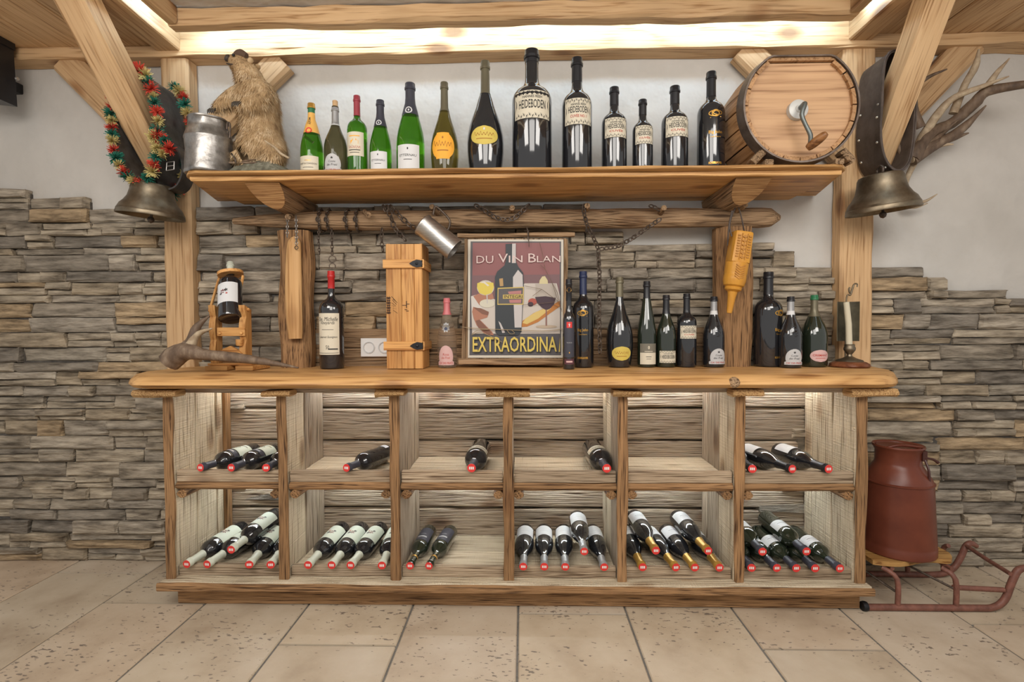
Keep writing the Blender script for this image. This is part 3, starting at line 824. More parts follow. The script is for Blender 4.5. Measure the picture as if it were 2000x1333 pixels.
for px, top, wp, lab in ((747, 197, 42, 'smaller green sparkling bottle with a charcoal neck foil and ring emblem'), (805, 164, 54, 'larger green sparkling bottle with a charcoal neck foil and ring emblem')):
    H, r = up(px, top, wp)
    t = bottle('sparkling_wine_bottle', 'champagne', H, r, r * .33, GL_GREEN, [(.66, 1, DFOIL, 'neck_foil')],
        [dict(z=.20, w=1.7, h=.25, mat=PAPER, art=[('text', 'ETTERNAU', .06, .10, .72, {}, INK), ('poly', ell(0, .66, .06, .1, 8), INK), ('bar', -.35, .35, -.25, -.2, INK)])], emblem_ring(.70))
    stand(t, px, Y, TOPZ, lab)
H, r = up(871, 162, 54)
t = bottle('prosecco_bottle', 'belly', H, r, .0155, GL_OLIVE, [(.70, 1, OFOIL, 'neck_foil')], [dict(z=.31, w=1.75, h=.27, mat=ORANGE, mask=ORB, art=[
    ('squig', .05, .16, .78, col('label_brown', (.35, .13, .02))), ('bar', -.45, .45, -.42, -.34, col('label_brown', (.35, .13, .02))), ('poly', ell(0, .6, .07, .1, 8), col('label_brown', (.35, .13, .02)))])])
stand(t, 871, Y, TOPZ, 'olive prosecco bottle with a round orange label, on the wall shelf')
def yellow_oval(z=.32, h=.15):
    return dict(z=z, w=1.55, h=h, mat=YEL, mask=OVAL, art=[('squig', .05, .16, .72, col('label_brown', (.35, .13, .02))), ('poly', ell(0, .65, .06, .16, 6), PAPER), ('bar', -.55, .55, -.42, -.34, col('label_brown', (.35, .13, .02)))])
H, r = up(950, 121, 71)
t = bottle('prosecco_bottle', 'belly', H, r, .0185, GL_DARK, [(.72, 1, OFOIL, 'neck_foil')], [yellow_oval(.325, .16)])
stand(t, 950, Y, TOPZ, 'dark pear-shaped magnum with an oval yellow label, on the wall shelf')
for px, top, wp, lab, nm2 in ((1040, 100, 77, 'giant dark bottle, tallest on the wall shelf, with an ornate black-lace label', None),
        (1127, 115, 58, 'second-tallest dark bottle with an ornate label, right of the giant bottle', 'CUVÉE NO. I'),
        (1199, 172, 48, 'dark lace-labelled bottle just left of the smallest dark bottle', 'CUVÉE'),
        (1254, 196, 39, 'smallest dark bottle with a lace label, on the wall shelf', 'CUVÉE'),
        (1316, 170, 50, 'dark lace-labelled bottle just left of the gold-printed shelf bottle', 'CUVÉE')):
    H, r = up(px, top, wp)
    t = bottle('wine_bottle', 'bordeaux', H, r, r * .34 if wp > 45 else r * .36, GL_DARK, [(.80 if wp < 70 else .90, 1, BFOIL, 'capsule')], [heide(1.95, .515 if wp < 70 else .525, .22 if wp > 45 else .24, name2=nm2)])
    stand(t, px, Y, TOPZ, lab)
H, r = up(1386, 142, 51)
t = bottle('wine_bottle', 'bordeaux', H, r, r * .33, GL_DARK, [(.76, 1, BFOIL, 'capsule')], (), bigjohn)
stand(t, 1386, Y, TOPZ, 'black bottle with gold print, beside the barrel on the wall shelf')

# --- counter
CT = 1.0115
def cb(px, top, wpx, Yc): return hgt(px, top, Yc, CT), rad(wpx, Yc)
def Yb(py): return (1.2 - CT) * 1000 / (py - 640.3)       # depth of a base seen at image row py
Yc = 2.40; H, r = cb(648, 530, 47, Yc)
t = bottle('wine_bottle', 'bordeaux', H, r, .0150, GL_DARK, [(.82, 1, REDF, 'capsule')], [dict(z=.355, w=1.95, h=.42, mat=CREAM, art=[
    ('text', 'Ste. Michelle', .36, .10, .86, dict(shear=.35), INK), ('text', 'Vineyards', .26, .10, .6, dict(shear=.35), INK), ('bar', -.5, .5, .20, .22, INK), ('text', 'Cabernet Sauvignon', -.08, .07, .8, dict(shear=.35), INK), ('text', '50', -.32, .09, .14, {}, INK), ('bar', .05, .85, -.76, -.70, INK), ('bar', -.9, .9, -.93, -.91, INK)])])
stand(t, 648, Yc, CT, 'dark bottle with a red capsule and tall cream script label')
Yc = 2.44; H, r = cb(873, 583, 38, Yc)
def ratt(t, p, H, r, rn):
    mb = MB(); wrap(mb, *poly2d([(x * r * .42, y * H * .075) for x, y in star(9, 1, .72)]), p, H * .58, .0010); part(mb, 'medallion', SILV, t)
    mb = MB(); wrap(mb, *poly2d([(x * r * .2, y * H * .03) for x, y in star(5, 1, .6)]), p, H * .56, .0018); part(mb, 'emblem', NAVY, t)
t = bottle('rose_bottle', 'flute', H, r, .0145, GL_CLEAR, [(.76, 1, PINKF, 'capsule')], [dict(z=.18, w=1.75, h=.28, mat=PINKP, mask=CREST, art=[('text', 'Rosa', .05, .12, .35, dict(shear=.2), REDI), ('text', 'dei Frati', -.12, .12, .5, dict(shear=.2), REDI), ('text', "CA' DEI FRATI", -.39, .11, .8, SB, REDI)])], ratt)
stand(t, 873, Yc, CT, 'clear bottle with pink capsule and pink label, between the wooden box and the poster')
Yc = 2.33; H, r = cb(1111, 546, 24, Yc)
def slimlab(t, p, H, r, rn):
    mb = MB(); wrap(mb, *poly2d(ell(0, 0, rn * .8, rn * .9, 14)), p, H * .88, .0016); part(mb, 'seal', GOLD, t)
t = bottle('wine_bottle', 'slim', H, r, .0125, GL_DARK, [(.76, 1, BFOIL, 'capsule')], [dict(z=.335, w=1.75, h=.40, mat=DFOIL, art=[('bar', -.5, .5, .62, .95, REDS), ('poly', star(5, .22, .06, 0, .78, .8), PAPER), ('squig', -.1, .03, .5, GREYP), ('poly', ell(0, -.75, .08, .05, 6), ORANGE)]),
      dict(z=.085, w=1.7, h=.06, mat=col('plum_paper', (.09, .03, .04)), art=[('bar', -.6, .6, -.3, .3, PINKP)])], slimlab)
stand(t, 1111, Yc, CT, 'slim dark bottle with a red square on its label, right edge of the poster')
for px, top, wp, Yc, lab, yaw in ((1139, 531, 41, 2.45, 'tall black bottle with gold print, standing behind the slim bottle', -.15), (1500, 532, 51, 2.475, 'large black bottle with gold print, right of the right rack post', .55)):
    H, r = cb(px, top, wp, Yc)
    t = bottle('wine_bottle', 'bordeaux', H, r, r * .33, GL_DARK, [(.76, 1, NAVY if wp < 45 else BFOIL, 'capsule')], (), bigjohn)
    stand(t, px, Yc, CT, lab, yaw=yaw)
Yc = 2.45; H, r = cb(1210, 542, 52, Yc)
t = bottle('prosecco_bottle', 'belly', H, r, .0165, GL_DARK, [(.78, 1, OFOIL, 'neck_foil')], [dict(z=.155, w=1.5, h=.155, mat=YEL, mask=OVAL, art=[('squig', .05, .16, .7, col('label_brown', (.35, .13, .02))), ('bar', -.5, .5, -.42, -.34, col('label_brown', (.35, .13, .02)))])])
stand(t, 1210, Yc, CT, 'dark sparkling magnum with an oval yellow label, on the counter under the chain')
H, r = cb(1263, 550, 36, Yc)
t = bottle('wine_bottle', 'flute', H, r, .0145, GL_BOT, [(.80, 1, BFOIL, 'capsule')], [dict(z=.155, w=1.9, h=.24, mat=CREAM, art=[('bar', -1, 1, .12, 1, col('taupe_print', (.17, .155, .12))), ('poly', ell(0, .62, .1, .16, 10), CREAM), ('bar', -.45, .45, .22, .28, CREAM), ('bar', -.3, .3, -.3, -.25, INK), ('bar', -.25, .25, -.5, -.46, INK)])])
stand(t, 1263, Yc, CT, 'slender dark bottle with a label half taupe half cream, on the counter')
H, r = cb(1301, 577, 37, Yc)
t = bottle('wine_bottle', 'burgundy', H, r, .0145, GL_BOT, [(.74, 1, BFOIL, 'capsule')], [heide(1.9, .145, .17)])
stand(t, 1301, Yc, CT, 'dark sloping-shouldered bottle with a lace label near its foot, on the counter')
H, r = cb(1341, 574, 37, Yc)
t = bottle('wine_bottle', 'bordeaux', H, r, .0145, GL_DARK, [(.74, 1, BFOIL, 'capsule')], [heide(1.9, .475, .18, name2='CUVÉE')])
stand(t, 1341, Yc, CT, 'dark square-shouldered bottle with a lace label at mid height, on the counter')
def embossed(t, p, H, r, rn):
    mb = MB()
    for k in range(9): wrap(mb, *poly2d([(x * r * .14 + R.uniform(-.3, .3) * r, y * H * .014 + (k - 4) * H * .022) for x, y in star(4, 1, .5)]), p, H * .53, .0012)
    part(mb, 'relief', GL_DARK, t)
for px, wp, lab in ((1394, 41, 'dark silver-capsuled bottle with grey crest label, left of the right rack post'), (1544, 41, 'dark silver-capsuled bottle with grey crest label, right of the large gold-printed bottle')):
    Yc = 2.45 if px < 1500 else 2.40
    H, r = cb(px, 580, wp, Yc)
    t = bottle('wine_bottle', 'burgundy', H, r, .0145, GL_DARK, [(.80, .93, SILV, 'capsule'), (.745, .80, PAPER, 'neck_band'), (.93, 1, BFOIL, 'stopper')], [crest_label(.155, .22)], embossed)
    stand(t, px, Yc, CT, lab, yaw=.12 if px < 1500 else -.1)
H, r = cb(1590, 577, 47, 2.46)
t = bottle('sparkling_wine_bottle', 'burgundy', H, r, .0150, GL_BOT, [(.70, .93, OFOIL, 'neck_foil'), (.93, 1, GREENF, 'stopper')], [dict(z=.155, w=1.55, h=.165, mat=PINKP, mask=OVAL, art=[('text', 'CREMANT', .05, .18, .75, SB, REDI), ('bar', -.5, .5, -.42, -.34, REDI)])])
stand(t, 1590, 2.46, CT, 'green sparkling bottle with an oval pinkish label, left of the candle lamp')

# --- bottles lying in the rack
def sticker(t, p, H, r, rn):
    st = part(lathe(MB(), [(0, H + .0010), (rn * 1.10, H + .0010), (rn * 1.10, H + .0020), (0, H + .0021)], 20), 'price_sticker', REDS, t)
    mb = MB()
    for x in (-.45, 0, .45):
        mb.add([(rn * (x - .16), -rn * .35, H + .0026), (rn * (x + .16), -rn * .35, H + .0026), (rn * (x + .16), rn * .35, H + .0026), (rn * (x - .16), rn * .35, H + .0026)], [[0, 1, 2, 3]])
    part(mb, 'price_print', STK, st)
FLOWER = [('poly', star(7, .26, .12, -.1, .1, 1.0), col('label_maroon', (.16, .05, .05))), ('poly', star(6, .2, .08, .15, .2), INK), ('poly', star(5, .15, .06, -.25, -.12), INK), ('poly', star(5, .12, .05, .2, -.15), REDI)]
_kinds = {}
def kind(k):
    if k in _kinds: return copy_tree(_kinds[k])
    if k == 'cream':
        t = bottle('wine_bottle', 'bordeaux', .35, .0425, .0155, GL_DARK, [(.74, 1, CREAMF, 'capsule')], [dict(z=.34, w=2.6, h=.36, mat=PALEG, art=FLOWER)], sticker)
    elif k == 'emblem':
        t = bottle('wine_bottle', 'bordeaux', .325, .043, .0150, GL_DARK, [(.78, 1, DFOIL, 'capsule')], [dict(z=.32, w=2.6, h=.26, mat=PALEG, art=[('poly', ell(0, .1, .16, .28, 12), col('label_olive', (.12, .14, .07))), ('bar', -.5, .5, -.6, -.5, INK)]), dict(z=.51, w=2.4, h=.08, mat=DFOIL, name='shoulder_label', art=[('bar', -.5, .5, -.3, .3, GREYP)])], sticker)
    elif k == 'dark':
        t = bottle('wine_bottle', 'bordeaux', .32, .041, .0150, GL_DARK, [(.76, 1, DFOIL, 'capsule')], [dict(z=.11, w=1.2, h=.10, mat=PAPER, art=[('bar', -.5, .5, -.2, .2, GREYP)])], sticker)
    elif k == 'lace':
        t = bottle('wine_bottle', 'bordeaux', .36, .050, .0165, GL_DARK, [(.76, 1, DFOIL, 'capsule')], [heide(2.4, .50, .15)], sticker)
    elif k == 'gold':
        t = bottle('wine_bottle', 'burgundy', .34, .042, .0155, GL_DARK, [(.74, 1, GOLDF, 'capsule')], [dict(z=.22, w=2.3, h=.26, mat=PAPER, art=[('bar', -.5, .5, .3, .36, GREYP), ('bar', -.4, .4, 0, .05, INK), ('bar', -.5, .5, -.4, -.36, GREYP)])], sticker)
    elif k == 'grey':
        t = bottle('wine_bottle', 'burgundy', .335, .042, .0150, GL_DARK, [(.78, 1, SILV, 'capsule')], [dict(z=.23, w=2.2, h=.28, mat=PAPER, art=[('bar', -.86, -.82, -1, 1, GREYP), ('bar', .82, .86, -1, 1, GREYP), ('bar', -.45, .45, .1, .16, GREYP), ('bar', -.3, .3, -.2, -.16, GREYP)])], sticker)
    elif k == 'ring':
        t = bottle('wine_bottle', 'slim', .34, .037, .0145, GL_BOT, [(.795, .825, GOLD, 'neck_ring')], [dict(z=.31, w=2.1, h=.36, mat=DFOIL, art=[('bar', -.55, .55, .4, .55, GREYP), ('bar', -.3, .3, 0, .04, GREYP)])], sticker)
    elif k == 'white':
        t = bottle('wine_bottle', 'burgundy', .335, .044, .0155, GL_DARK, [(.74, 1, BFOIL, 'capsule')], [dict(z=.23, w=2.2, h=.30, mat=PAPER, art=[('bar', -.5, .5, .2, .25, GREYP), ('bar', -.4, .4, -.1, -.06, GREYP)])], sticker)
    else:  # chianti-like bottles of the last bay
        t = bottle('wine_bottle', 'bordeaux', .335, .041, .0155, GL_BOT, [(.78, 1, DFOIL, 'capsule')], [dict(z=.44, w=2.4, h=.20, mat=PAPER, art=[('bar', -.6, .6, .3, .4, GREYP), ('bar', -.5, .5, -.1, -.02, INK), ('bar', -.6, .6, -.5, -.42, GREYP)])], sticker)
    _kinds[k] = t; return t
def lay(k, nx, ny, bx, zs, zlip, label, group, lift=0, Yn=2.135, up=(0, 0, 1)):
    t = kind(k)
    g = {'cream': (.35, .0425, .0155), 'emblem': (.325, .043, .015), 'dark': (.32, .041, .015), 'lace': (.36, .05, .0165), 'gold': (.34, .042, .0155), 'grey': (.335, .042, .015), 'ring': (.34, .037, .0145), 'white': (.335, .044, .0155), 'last': (.335, .041, .0155)}[k]
    H, r, rn = g
    n = P(nx, ny, Yn)
    z_lip = zlip + rn * 1.22 + lift; zb = zs + r + .001 + lift
    # the neck rests on the lip (y = 2.17), the body lies on the shelf
    bxw = P(bx, 640, Yn + H * .93).x
    for i in range(6):
        if CABX[i] < n.x < CABX[i + 1]: bxw = min(max(bxw, CABX[i] + .031 + r), CABX[i + 1] - .031 - r); n.x = min(max(n.x, CABX[i] + .05), CABX[i + 1] - .05)
    dx = bxw - n.x; dy = math.sqrt(max(.01, H * H - dx * dx))
    yb = n.y + dy
    sl = (zb - z_lip) / max(.05, (yb - .03) - 2.172)
    zn = z_lip + sl * (n.y - 2.172)
    N_ = Vector((n.x, n.y, zn)); B = Vector((n.x + dx, yb, zn + sl * dy))
    d = (N_ - B).normalized(); B = N_ - d * H
    t.location = B; t.rotation_euler = axisM(B, d, up).to_euler(); t['label'] = label; t['group'] = group
    return t
G1, G2 = 'bottles lying on the upper shelf of the rack', 'bottles lying on the bottom shelf of the rack'
SU, LU, SL, LL = .557, .590, .164, .176
up_ = lambda *a, **k: lay(*a[:4], SU, LU, *a[4:], G1, **k)
lo_ = lambda *a, **k: lay(*a[:4], SL, LL, *a[4:], G2, **k)
up_('emblem', 392, 917, 490, 'cream-labelled bottle lying leftmost in the upper left corner bay')
up_('emblem', 452, 916, 532, 'cream-labelled bottle, second from left in the upper left corner bay')
up_('emblem', 520, 917, 577, 'bottle lying mostly hidden behind the divider in the upper left corner bay')
up_('dark', 677, 920, 752, 'lone dark bottle with a tiny white label in the upper second bay from left')
up_('lace', 921, 926, 938, 'lone bottle with a lace label band in the upper third bay from left')
up_('lace', 1185, 928, 1160, 'lone bottle with a lace label band in the upper fourth bay from left')
up_('white', 1468, 926, 1418, 'white-labelled bottle half hidden by the divider in the upper right corner bay')
up_('white', 1547, 925, 1458, 'white-labelled bottle lying in the middle of the upper right corner bay')
up_('white', 1618, 922, 1528, 'white-labelled bottle lying rightmost in the upper right corner bay')
lo_('cream', 365, 1108, 462, 'cream-capsuled bottle lying leftmost in the lower left corner bay')
lo_('cream', 405, 1108, 498, 'cream-capsuled bottle, second from left in the lower left corner bay')
lo_('cream', 452, 1090, 528, 'cream-capsuled bottle stacked on top in the lower left corner bay', lift=.064)
lo_('cream', 487, 1108, 535, 'cream-capsuled bottle under the stacked one in the lower left corner bay')
lo_('cream', 529, 1110, 572, 'cream-capsuled bottle cut by the divider in the lower left corner bay')
lo_('cream', 602, 1108, 660, 'cream-capsuled bottle lying leftmost in the lower second bay from left')
lo_('cream', 648, 1106, 698, 'cream-capsuled bottle lying second in the lower second bay from left')
lo_('cream', 685, 1113, 736, 'cream-capsuled bottle lying third in the lower second bay from left')
lo_('cream', 746, 1110, 774, 'cream-capsuled bottle cut by the divider in the lower second bay from left')
lo_('ring', 801, 1113, 834, 'dark slim bottle with gold neck ring, left of the pair in lower third bay')
lo_('ring', 838, 1116, 876, 'dark slim bottle with gold neck ring, right of the pair in lower third bay')
lo_('grey', 1022, 1108, 1022, 'grey-capsuled bottle lying leftmost in the lower fourth bay')
lo_('grey', 1063, 1108, 1062, 'grey-capsuled bottle lying second from left in the lower fourth bay')
lo_('grey', 1104, 1108, 1101, 'grey-capsuled bottle lying third from left in the lower fourth bay')
lo_('grey', 1141, 1086, 1128, 'grey-capsuled bottle stacked on top in the lower fourth bay', lift=.066)
lo_('grey', 1180, 1108, 1158, 'grey-capsuled bottle lying rightmost in the lower fourth bay')
lo_('gold', 1255, 1120, 1217, 'gold-capsuled bottle lying leftmost in the lower fifth bay')
lo_('gold', 1281, 1083, 1242, 'gold-capsuled bottle stacked on the left in the lower fifth bay', lift=.066, Yn=2.145)
lo_('gold', 1320, 1120, 1266, 'gold-capsuled bottle under the left stacked bottle in the lower fifth bay')
lo_('gold', 1357, 1115, 1306, 'gold-capsuled bottle showing its white label, middle of the lower fifth bay')
lo_('gold', 1383, 1080, 1328, 'gold-capsuled bottle stacked on the right in the lower fifth bay', lift=.066, Yn=2.145)
lo_('gold', 1405, 1118, 1352, 'gold-capsuled bottle lying rightmost in the lower fifth bay')
lo_('last', 1461, 1110, 1414, 'dark-capsuled bottle half hidden by the divider in the lower right corner bay')
lo_('last', 1489, 1082, 1432, 'dark-capsuled bottle stacked on the left in the lower right corner bay', lift=.064, Yn=2.145)
lo_('last', 1517, 1112, 1450, 'dark-capsuled bottle, second from left in the lower right corner bay')
lo_('last', 1555, 1110, 1486, 'dark-capsuled bottle lying in the middle of the lower right corner bay')
lo_('last', 1575, 1078, 1503, 'dark-capsuled bottle stacked on the right in the lower right corner bay', lift=.066, Yn=2.145)
lo_('last', 1592, 1110, 1522, 'dark-capsuled bottle, second from right in the lower right corner bay')
lo_('last', 1640, 1115, 1558, 'dark-capsuled bottle lying rightmost in the lower right corner bay')
mb = MB(); vs = []
for j in range(2):
    for i in range(13): vs.append((.935 + .40 * i / 12, 2.195 + .13 * j, .1375 + (.004 + .004 * math.sin(i * 2.1)) * (1 - j)))
o = part(mb.add(vs + [(x, y, z + .001) for x, y, z in vs], [[i, i + 1, 14 + i, 13 + i] for i in range(12)] + [[26 + i, 26 + i + 1, 26 + 14 + i, 26 + 13 + i] for i in range(12)]), 'paper_sheet', col('yellow_sheet', (.42, .38, .04), .5))
tag(o, 'yellow-green sheet under the bottles in the lower right corner bay', 'sheet')

# ------------------------------------------------------------------ hangings: chains
def ch(name, label, lines, cat='chain', link=.022, t=.0028, Yd=2.40, rings=()):
    o = thing(name, label, cat, P(*lines[0][0][:2], Yd))
    for ln in lines:
        mb = MB(); chain(mb, [P(q[0], q[1], q[2] if len(q) > 2 else Yd) for q in ln], link, t)
        part(mb, 'links', IRON, o, smooth=60)
    for x, y, r in rings:
        mb = MB(); ring(mb, P(x, y, Yd), (.25, -1, .1), r, .0026, 16, 6); part(mb, 'ring', IRON, o, smooth=60)
    return o
def around(x, Yc=2.47, zc=1.722, r=.053, a0=-.3, a1=1.3):
    X = P(x, 420, Yc - .05).x
    return [(X + .004 * math.sin(k), Yc - r * math.cos(a0 + (a1 - a0) * 2 * PI * k / 20 * .8), zc - r * math.sin(a0 + (a1 - a0) * 2 * PI * k / 20 * .8)) for k in range(18)]
wraps = thing('iron_chain', 'thin rusty chain wound round the hanging rail above the red-capsuled bottle', 'chain', P(650, 420, 2.41))
for x in (621, 637, 674, 694):
    mb = MB(); chain(mb, around(x), .022, .0028); part(mb, 'links', IRON, wraps, smooth=60)
mb = MB(); chain(mb, [P(623, 445, 2.41), P(622, 470, 2.41), P(624, 497, 2.41)], .018, .0022); chain(mb, [P(648, 447, 2.41), P(649, 498, 2.41)], .02, .0024)
part(mb, 'links', IRON, wraps, smooth=60)
for y, r in ((506, .016), (520, .014)):
    mb = MB(); ring(mb, P(649, y, 2.41), (.2, -1, .1), r, .0026, 16, 6); part(mb, 'ring', IRON, wraps, smooth=60)
ch('iron_chain', 'rusty chain looped over the rail above the wooden wine box', [[(754, 402), (763, 422), (770, 445), (792, 470)], [(762, 402), (782, 424), (800, 440), (812, 448)], [(748, 402), (752, 412), (757, 402)]], link=.034, t=.0034)
ch('iron_chain', 'short chain hanging straight down from the rail, left of the wooden wine box', [[(746, 446), (745, 470), (748, 492)]], link=.026, Yd=2.42)
ch('iron_chain', 'heavy chain hanging in a swag over the rail above the poster', [[(928, 401), (948, 412), (965, 424), (985, 430), (1003, 428), (1018, 415), (1033, 400)]], link=.030, t=.0036)
ch('iron_chain', 'long chain hanging from a rail peg down to the counter, right of the poster', [[(1141, 400), (1140, 415), (1146, 440), (1158, 462), (1168, 487)], [(1168, 487), (1171, 540), (1170, 620), (1172, 690)], [(1290, 428), (1262, 447), (1232, 468), (1205, 482), (1172, 487)]], link=.026, t=.0032, Yd=2.37)
ch('iron_chain', 'short curled chain end on the rail peg right of the long chain', [[(1268, 402), (1276, 404), (1284, 408), (1290, 411)]], link=.022, t=.003, Yd=2.385)

# long wooden stick hung on two chains
stick = thing('whetstone_holder', 'long tan wooden piece hung by two chains in front of the left rack post', 'holder', P(574, 560, 2.42))
mb = MB(); pts = [(575, 462), (575, 470), (574, 490), (573, 540), (574, 600), (576, 640), (577, 662)]
tube(mb, [P(x, y, 2.425) for x, y in pts], [.006, .028, .036, .041, .041, .038, .034], 14, sm=3, flat=1.0)
for v in mb.v: v.y = 2.425 + (v.y - 2.425) * .5
part(mb, 'body', WX[2] if False else wood('tan_stick', (.62, .38, .17), (.46, .25, .095), 2, 12, .6, .1, .3), stick, smooth=50)
for q in ([P(562, 422, 2.40), P(561, 442, 2.40), P(561, 464, 2.40)], [P(578, 422, 2.40), P(579, 450, 2.40), P(579, 478, 2.40)]):
    part(chain(MB(), q, .018, .0021), 'chain', plain('steel_chain', (.30, .28, .26), .35, .8), stick, smooth=60)
mb = MB(); ring(mb, P(579, 484, 2.40), (0, -1, 0), .008, .002); part(mb, 'eyelet', IRON, stick, smooth=60)

# pewter tankard
tk = thing('tankard', 'pewter tankard hanging tilted from a rail peg beside the poster', 'tankard', P(856, 462, 2.37))
a = P(824, 438, 2.33); b = P(888, 488, 2.33); d = (b - a); L = d.length
M = axisM(a, d, (0, -1, 0))
part(lathe(MB(), [(0, .004), (.050, 0), (.054, .004), (.0535, .012), (.0515, .016), (.0525, L * .5), (.0535, L - .006), (.055, L - .003), (.055, L), (.0505, L), (.049, .02), (0, .012)], 36, M), 'body', PEWTER, tk, smooth=40)
mb = MB(); tube(mb, [P(846, 420, 2.33), P(850, 404, 2.335), P(860, 410, 2.335), P(878, 430, 2.335), P(876, 447, 2.335), P(869, 452, 2.333)], [.005] * 6, 8, sm=4); part(mb, 'handle', IRON, tk, smooth=60)

# carved orange holder
kh = thing('carved_horn', 'carved orange wooden whetstone holder hanging from a rail peg on the right post', 'holder', P(1440, 520, 2.37))
a = P(1449, 455, 2.375); b = P(1424, 612, 2.375); d = b - a; L = d.length
M = axisM(a, d, (0, -1, 0))
def sq(r, z, k, n=24):
    # rounded section, flattened at the upper carved panel
    return [(r * math.cos(t) * (1 if not k else min(1, .80 / max(.01, max(abs(math.cos(t)), abs(math.sin(t)))))), r * math.sin(t) * (1 if not k else min(1, .80 / max(.01, max(abs(math.cos(t)), abs(math.sin(t)))))), z) for t in [2 * PI * i / n for i in range(n)]]
secs = [(.050, 0, 1), (.053, .02, 1), (.056, .35, 1), (.056, .375, 1), (.051, .38, 0), (.050, .50, 0), (.0485, .53, 0), (.050, .54, 0), (.050, .60, 0), (.045, .655, 0), (.036, .675, 0), (.038, .685, 0), (.036, .71, 0), (.022, .735, 0), (.018, .80, 0), (.013, .97, 0), (.011, 1, 0)]
mb = MB(); vs = []
for r, t, k in secs: vs += sq(r, t * L, k)
fs = [[i * 24 + j, i * 24 + (j + 1) % 24, (i + 1) * 24 + (j + 1) % 24, (i + 1) * 24 + j] for i in range(len(secs) - 1) for j in range(24)] + [list(range(24)), [(len(secs) - 1) * 24 + j for j in range(24)]]
mb.add(vs, fs).xf(M)
ORW = speckle('orange_varnish', [(.3, (.50, .22, .025)), (.7, (.62, .31, .05))], 10, 3, .35, .1, stretch=(3, 3, .6))
ORD = col('carving_shadow', (.26, .10, .015), .5)
part(mb, 'body', ORW, kh, smooth=35)
mb = MB(); st = len(mb.v)
for i in range(9):
    z = (.05 + .032 * i) * L
    for x in (-.024, .024):
        prism(mb, [(x - .006, z), (x + .006, z), (x + .006, z + .006), (x - .006, z + .006)], -.0475, -.043)
for i in range(6):
    z = (.06 + .05 * i) * L; prism(mb, [(0, z - .005), (.010, z + .004), (0, z + .010), (-.010, z + .004)], -.0485, -.043)
for i in range(6):
    z = (.44 + .028 * i) * L
    for s in (-1, 1): prism(mb, [(0, z), (s * .020, z - .012), (s * .020, z - .008), (0, z + .005)], -.0515, -.044)
for x in (-.012, .012): prism(mb, [(x - .001, .03 * L), (x + .001, .03 * L), (x + .001, .35 * L), (x - .001, .35 * L)], -.0478, -.043)
mb.xf(M); part(mb, 'carving', ORW if False else col('carved_relief', (.40, .17, .02), .45), kh)
mb = MB(); tube(mb, [P(1429, 462, 2.36), P(1425, 440, 2.36), P(1432, 415, 2.365), P(1440, 404, 2.37), P(1447, 420, 2.37), P(1454, 455, 2.365)], [.0035] * 6, 6, sm=4); tube(mb, [P(1430, 412, 2.355), P(1424, 440, 2.355), P(1421, 480, 2.37)], [.004, .004, .003], 6, sm=4)
part(mb, 'thong', BRLEA, kh, smooth=60)

# ------------------------------------------------------------------ poster board
YP = 2.44
pf = thing('poster_board', 'vintage wine poster on a rough wooden board, leaning behind the counter', 'poster', (P(1007, 710, YP).x, YP, CT))
def pp(cx, cy):            # drawing units (crop of the poster) -> metres in the poster plane
    q = P(890 + cx * .2176, 440 + cy * .2176, YP); return q.x, q.z
def rectp(x0, y0, x1, y1): return [pp(x0, y1), pp(x1, y1), pp(x1, y0), pp(x0, y0)]
def sheet(name, pts, mat, layer, parent, th=.0012):
    mb = MB(); o = [pp(*p) for p in pts]; y1 = YP - .010 - layer * .0008
    v2, f2 = poly2d(o); n = len(o)
    mb.add([(x, y1, z) for x, z in v2], f2); mb.add([(x, y1, z) for x, z in o] + [(x, y1 + .0006, z) for x, z in o], [[i, (i + 1) % n, n + (i + 1) % n, n + i] for i in range(n)])
    return part(mb, name, mat, parent)
def pbar(name, p0, p1, w_, mat, dep=.03, n=16, jit=.006, yoff=-.008):
    a = pp(*p0); b = pp(*p1); mb = MB()
    beam(mb, (a[0], YP + yoff, a[1]), (b[0], YP + yoff, b[1]), w_, dep, (0, 1, 0), .006, n, jit); return part(mb, name, mat, pf)
pbar('top_batten', (20, 96), (1066, 92), .020, WR[0])
pbar('bottom_batten', (30, 1224), (985, 1224), .030, WR[0])
pbar('side_batten', (96, 130), (76, 1195), .017, WR[2], .026)
pbar('side_batten', (985, 130), (978, 1195), .018, WR[2], .026)
bd = MB(); o = rectp(80, 120, 990, 1200); prism(bd, o, YP - .004, YP + .012); part(bd, 'backing', WR[2], pf)
bd = MB(); prism(bd, rectp(112, 132, 966, 1190), YP - .010, YP - .004)
sh = part(bd, 'poster', col('poster_margin', (.56, .52, .44), .5), pf)
C_ = lambda n, *c: col('poster_' + n, c, .5)
DK = C_('slate', .085, .08, .085); MAU = C_('mauve', .225, .085, .085); PUR = C_('plum', .16, .085, .09); CL = C_('cloth', .50, .45, .40); SKIN = C_('skin', .36, .16, .10); SK2 = C_('skin_dark', .19, .085, .055)
GLD = C_('gold', .50, .37, .10); BT = C_('bottle', .030, .036, .042); HIL = C_('highlight', .48, .45, .44); BRD = C_('bread', .58, .43, .14); RED_ = C_('red', .36, .075, .05); WN = C_('wine', .045, .02, .03); YW_ = C_('white_wine', .60, .48, .08)
def pic(name, pts, m, l): return sheet(name, pts, m, l, sh)
pic('border', [(136, 150), (945, 150), (945, 1168), (125, 1168)], DK, 1)
pic('backdrop', [(155, 162), (932, 162), (932, 640), (150, 640)], MAU, 2)
pic('backdrop', [(150, 455), (932, 445), (932, 700), (145, 700)], PUR, 3)
pic('tablecloth', [(140, 640), (210, 620), (420, 690), (620, 525), (905, 525), (935, 640), (935, 975), (150, 975)], CL, 4)
pic('shirt_cuff', [(140, 645), (160, 640), (215, 715), (250, 760), (150, 800)], C_('cuff', .55, .52, .48), 5)
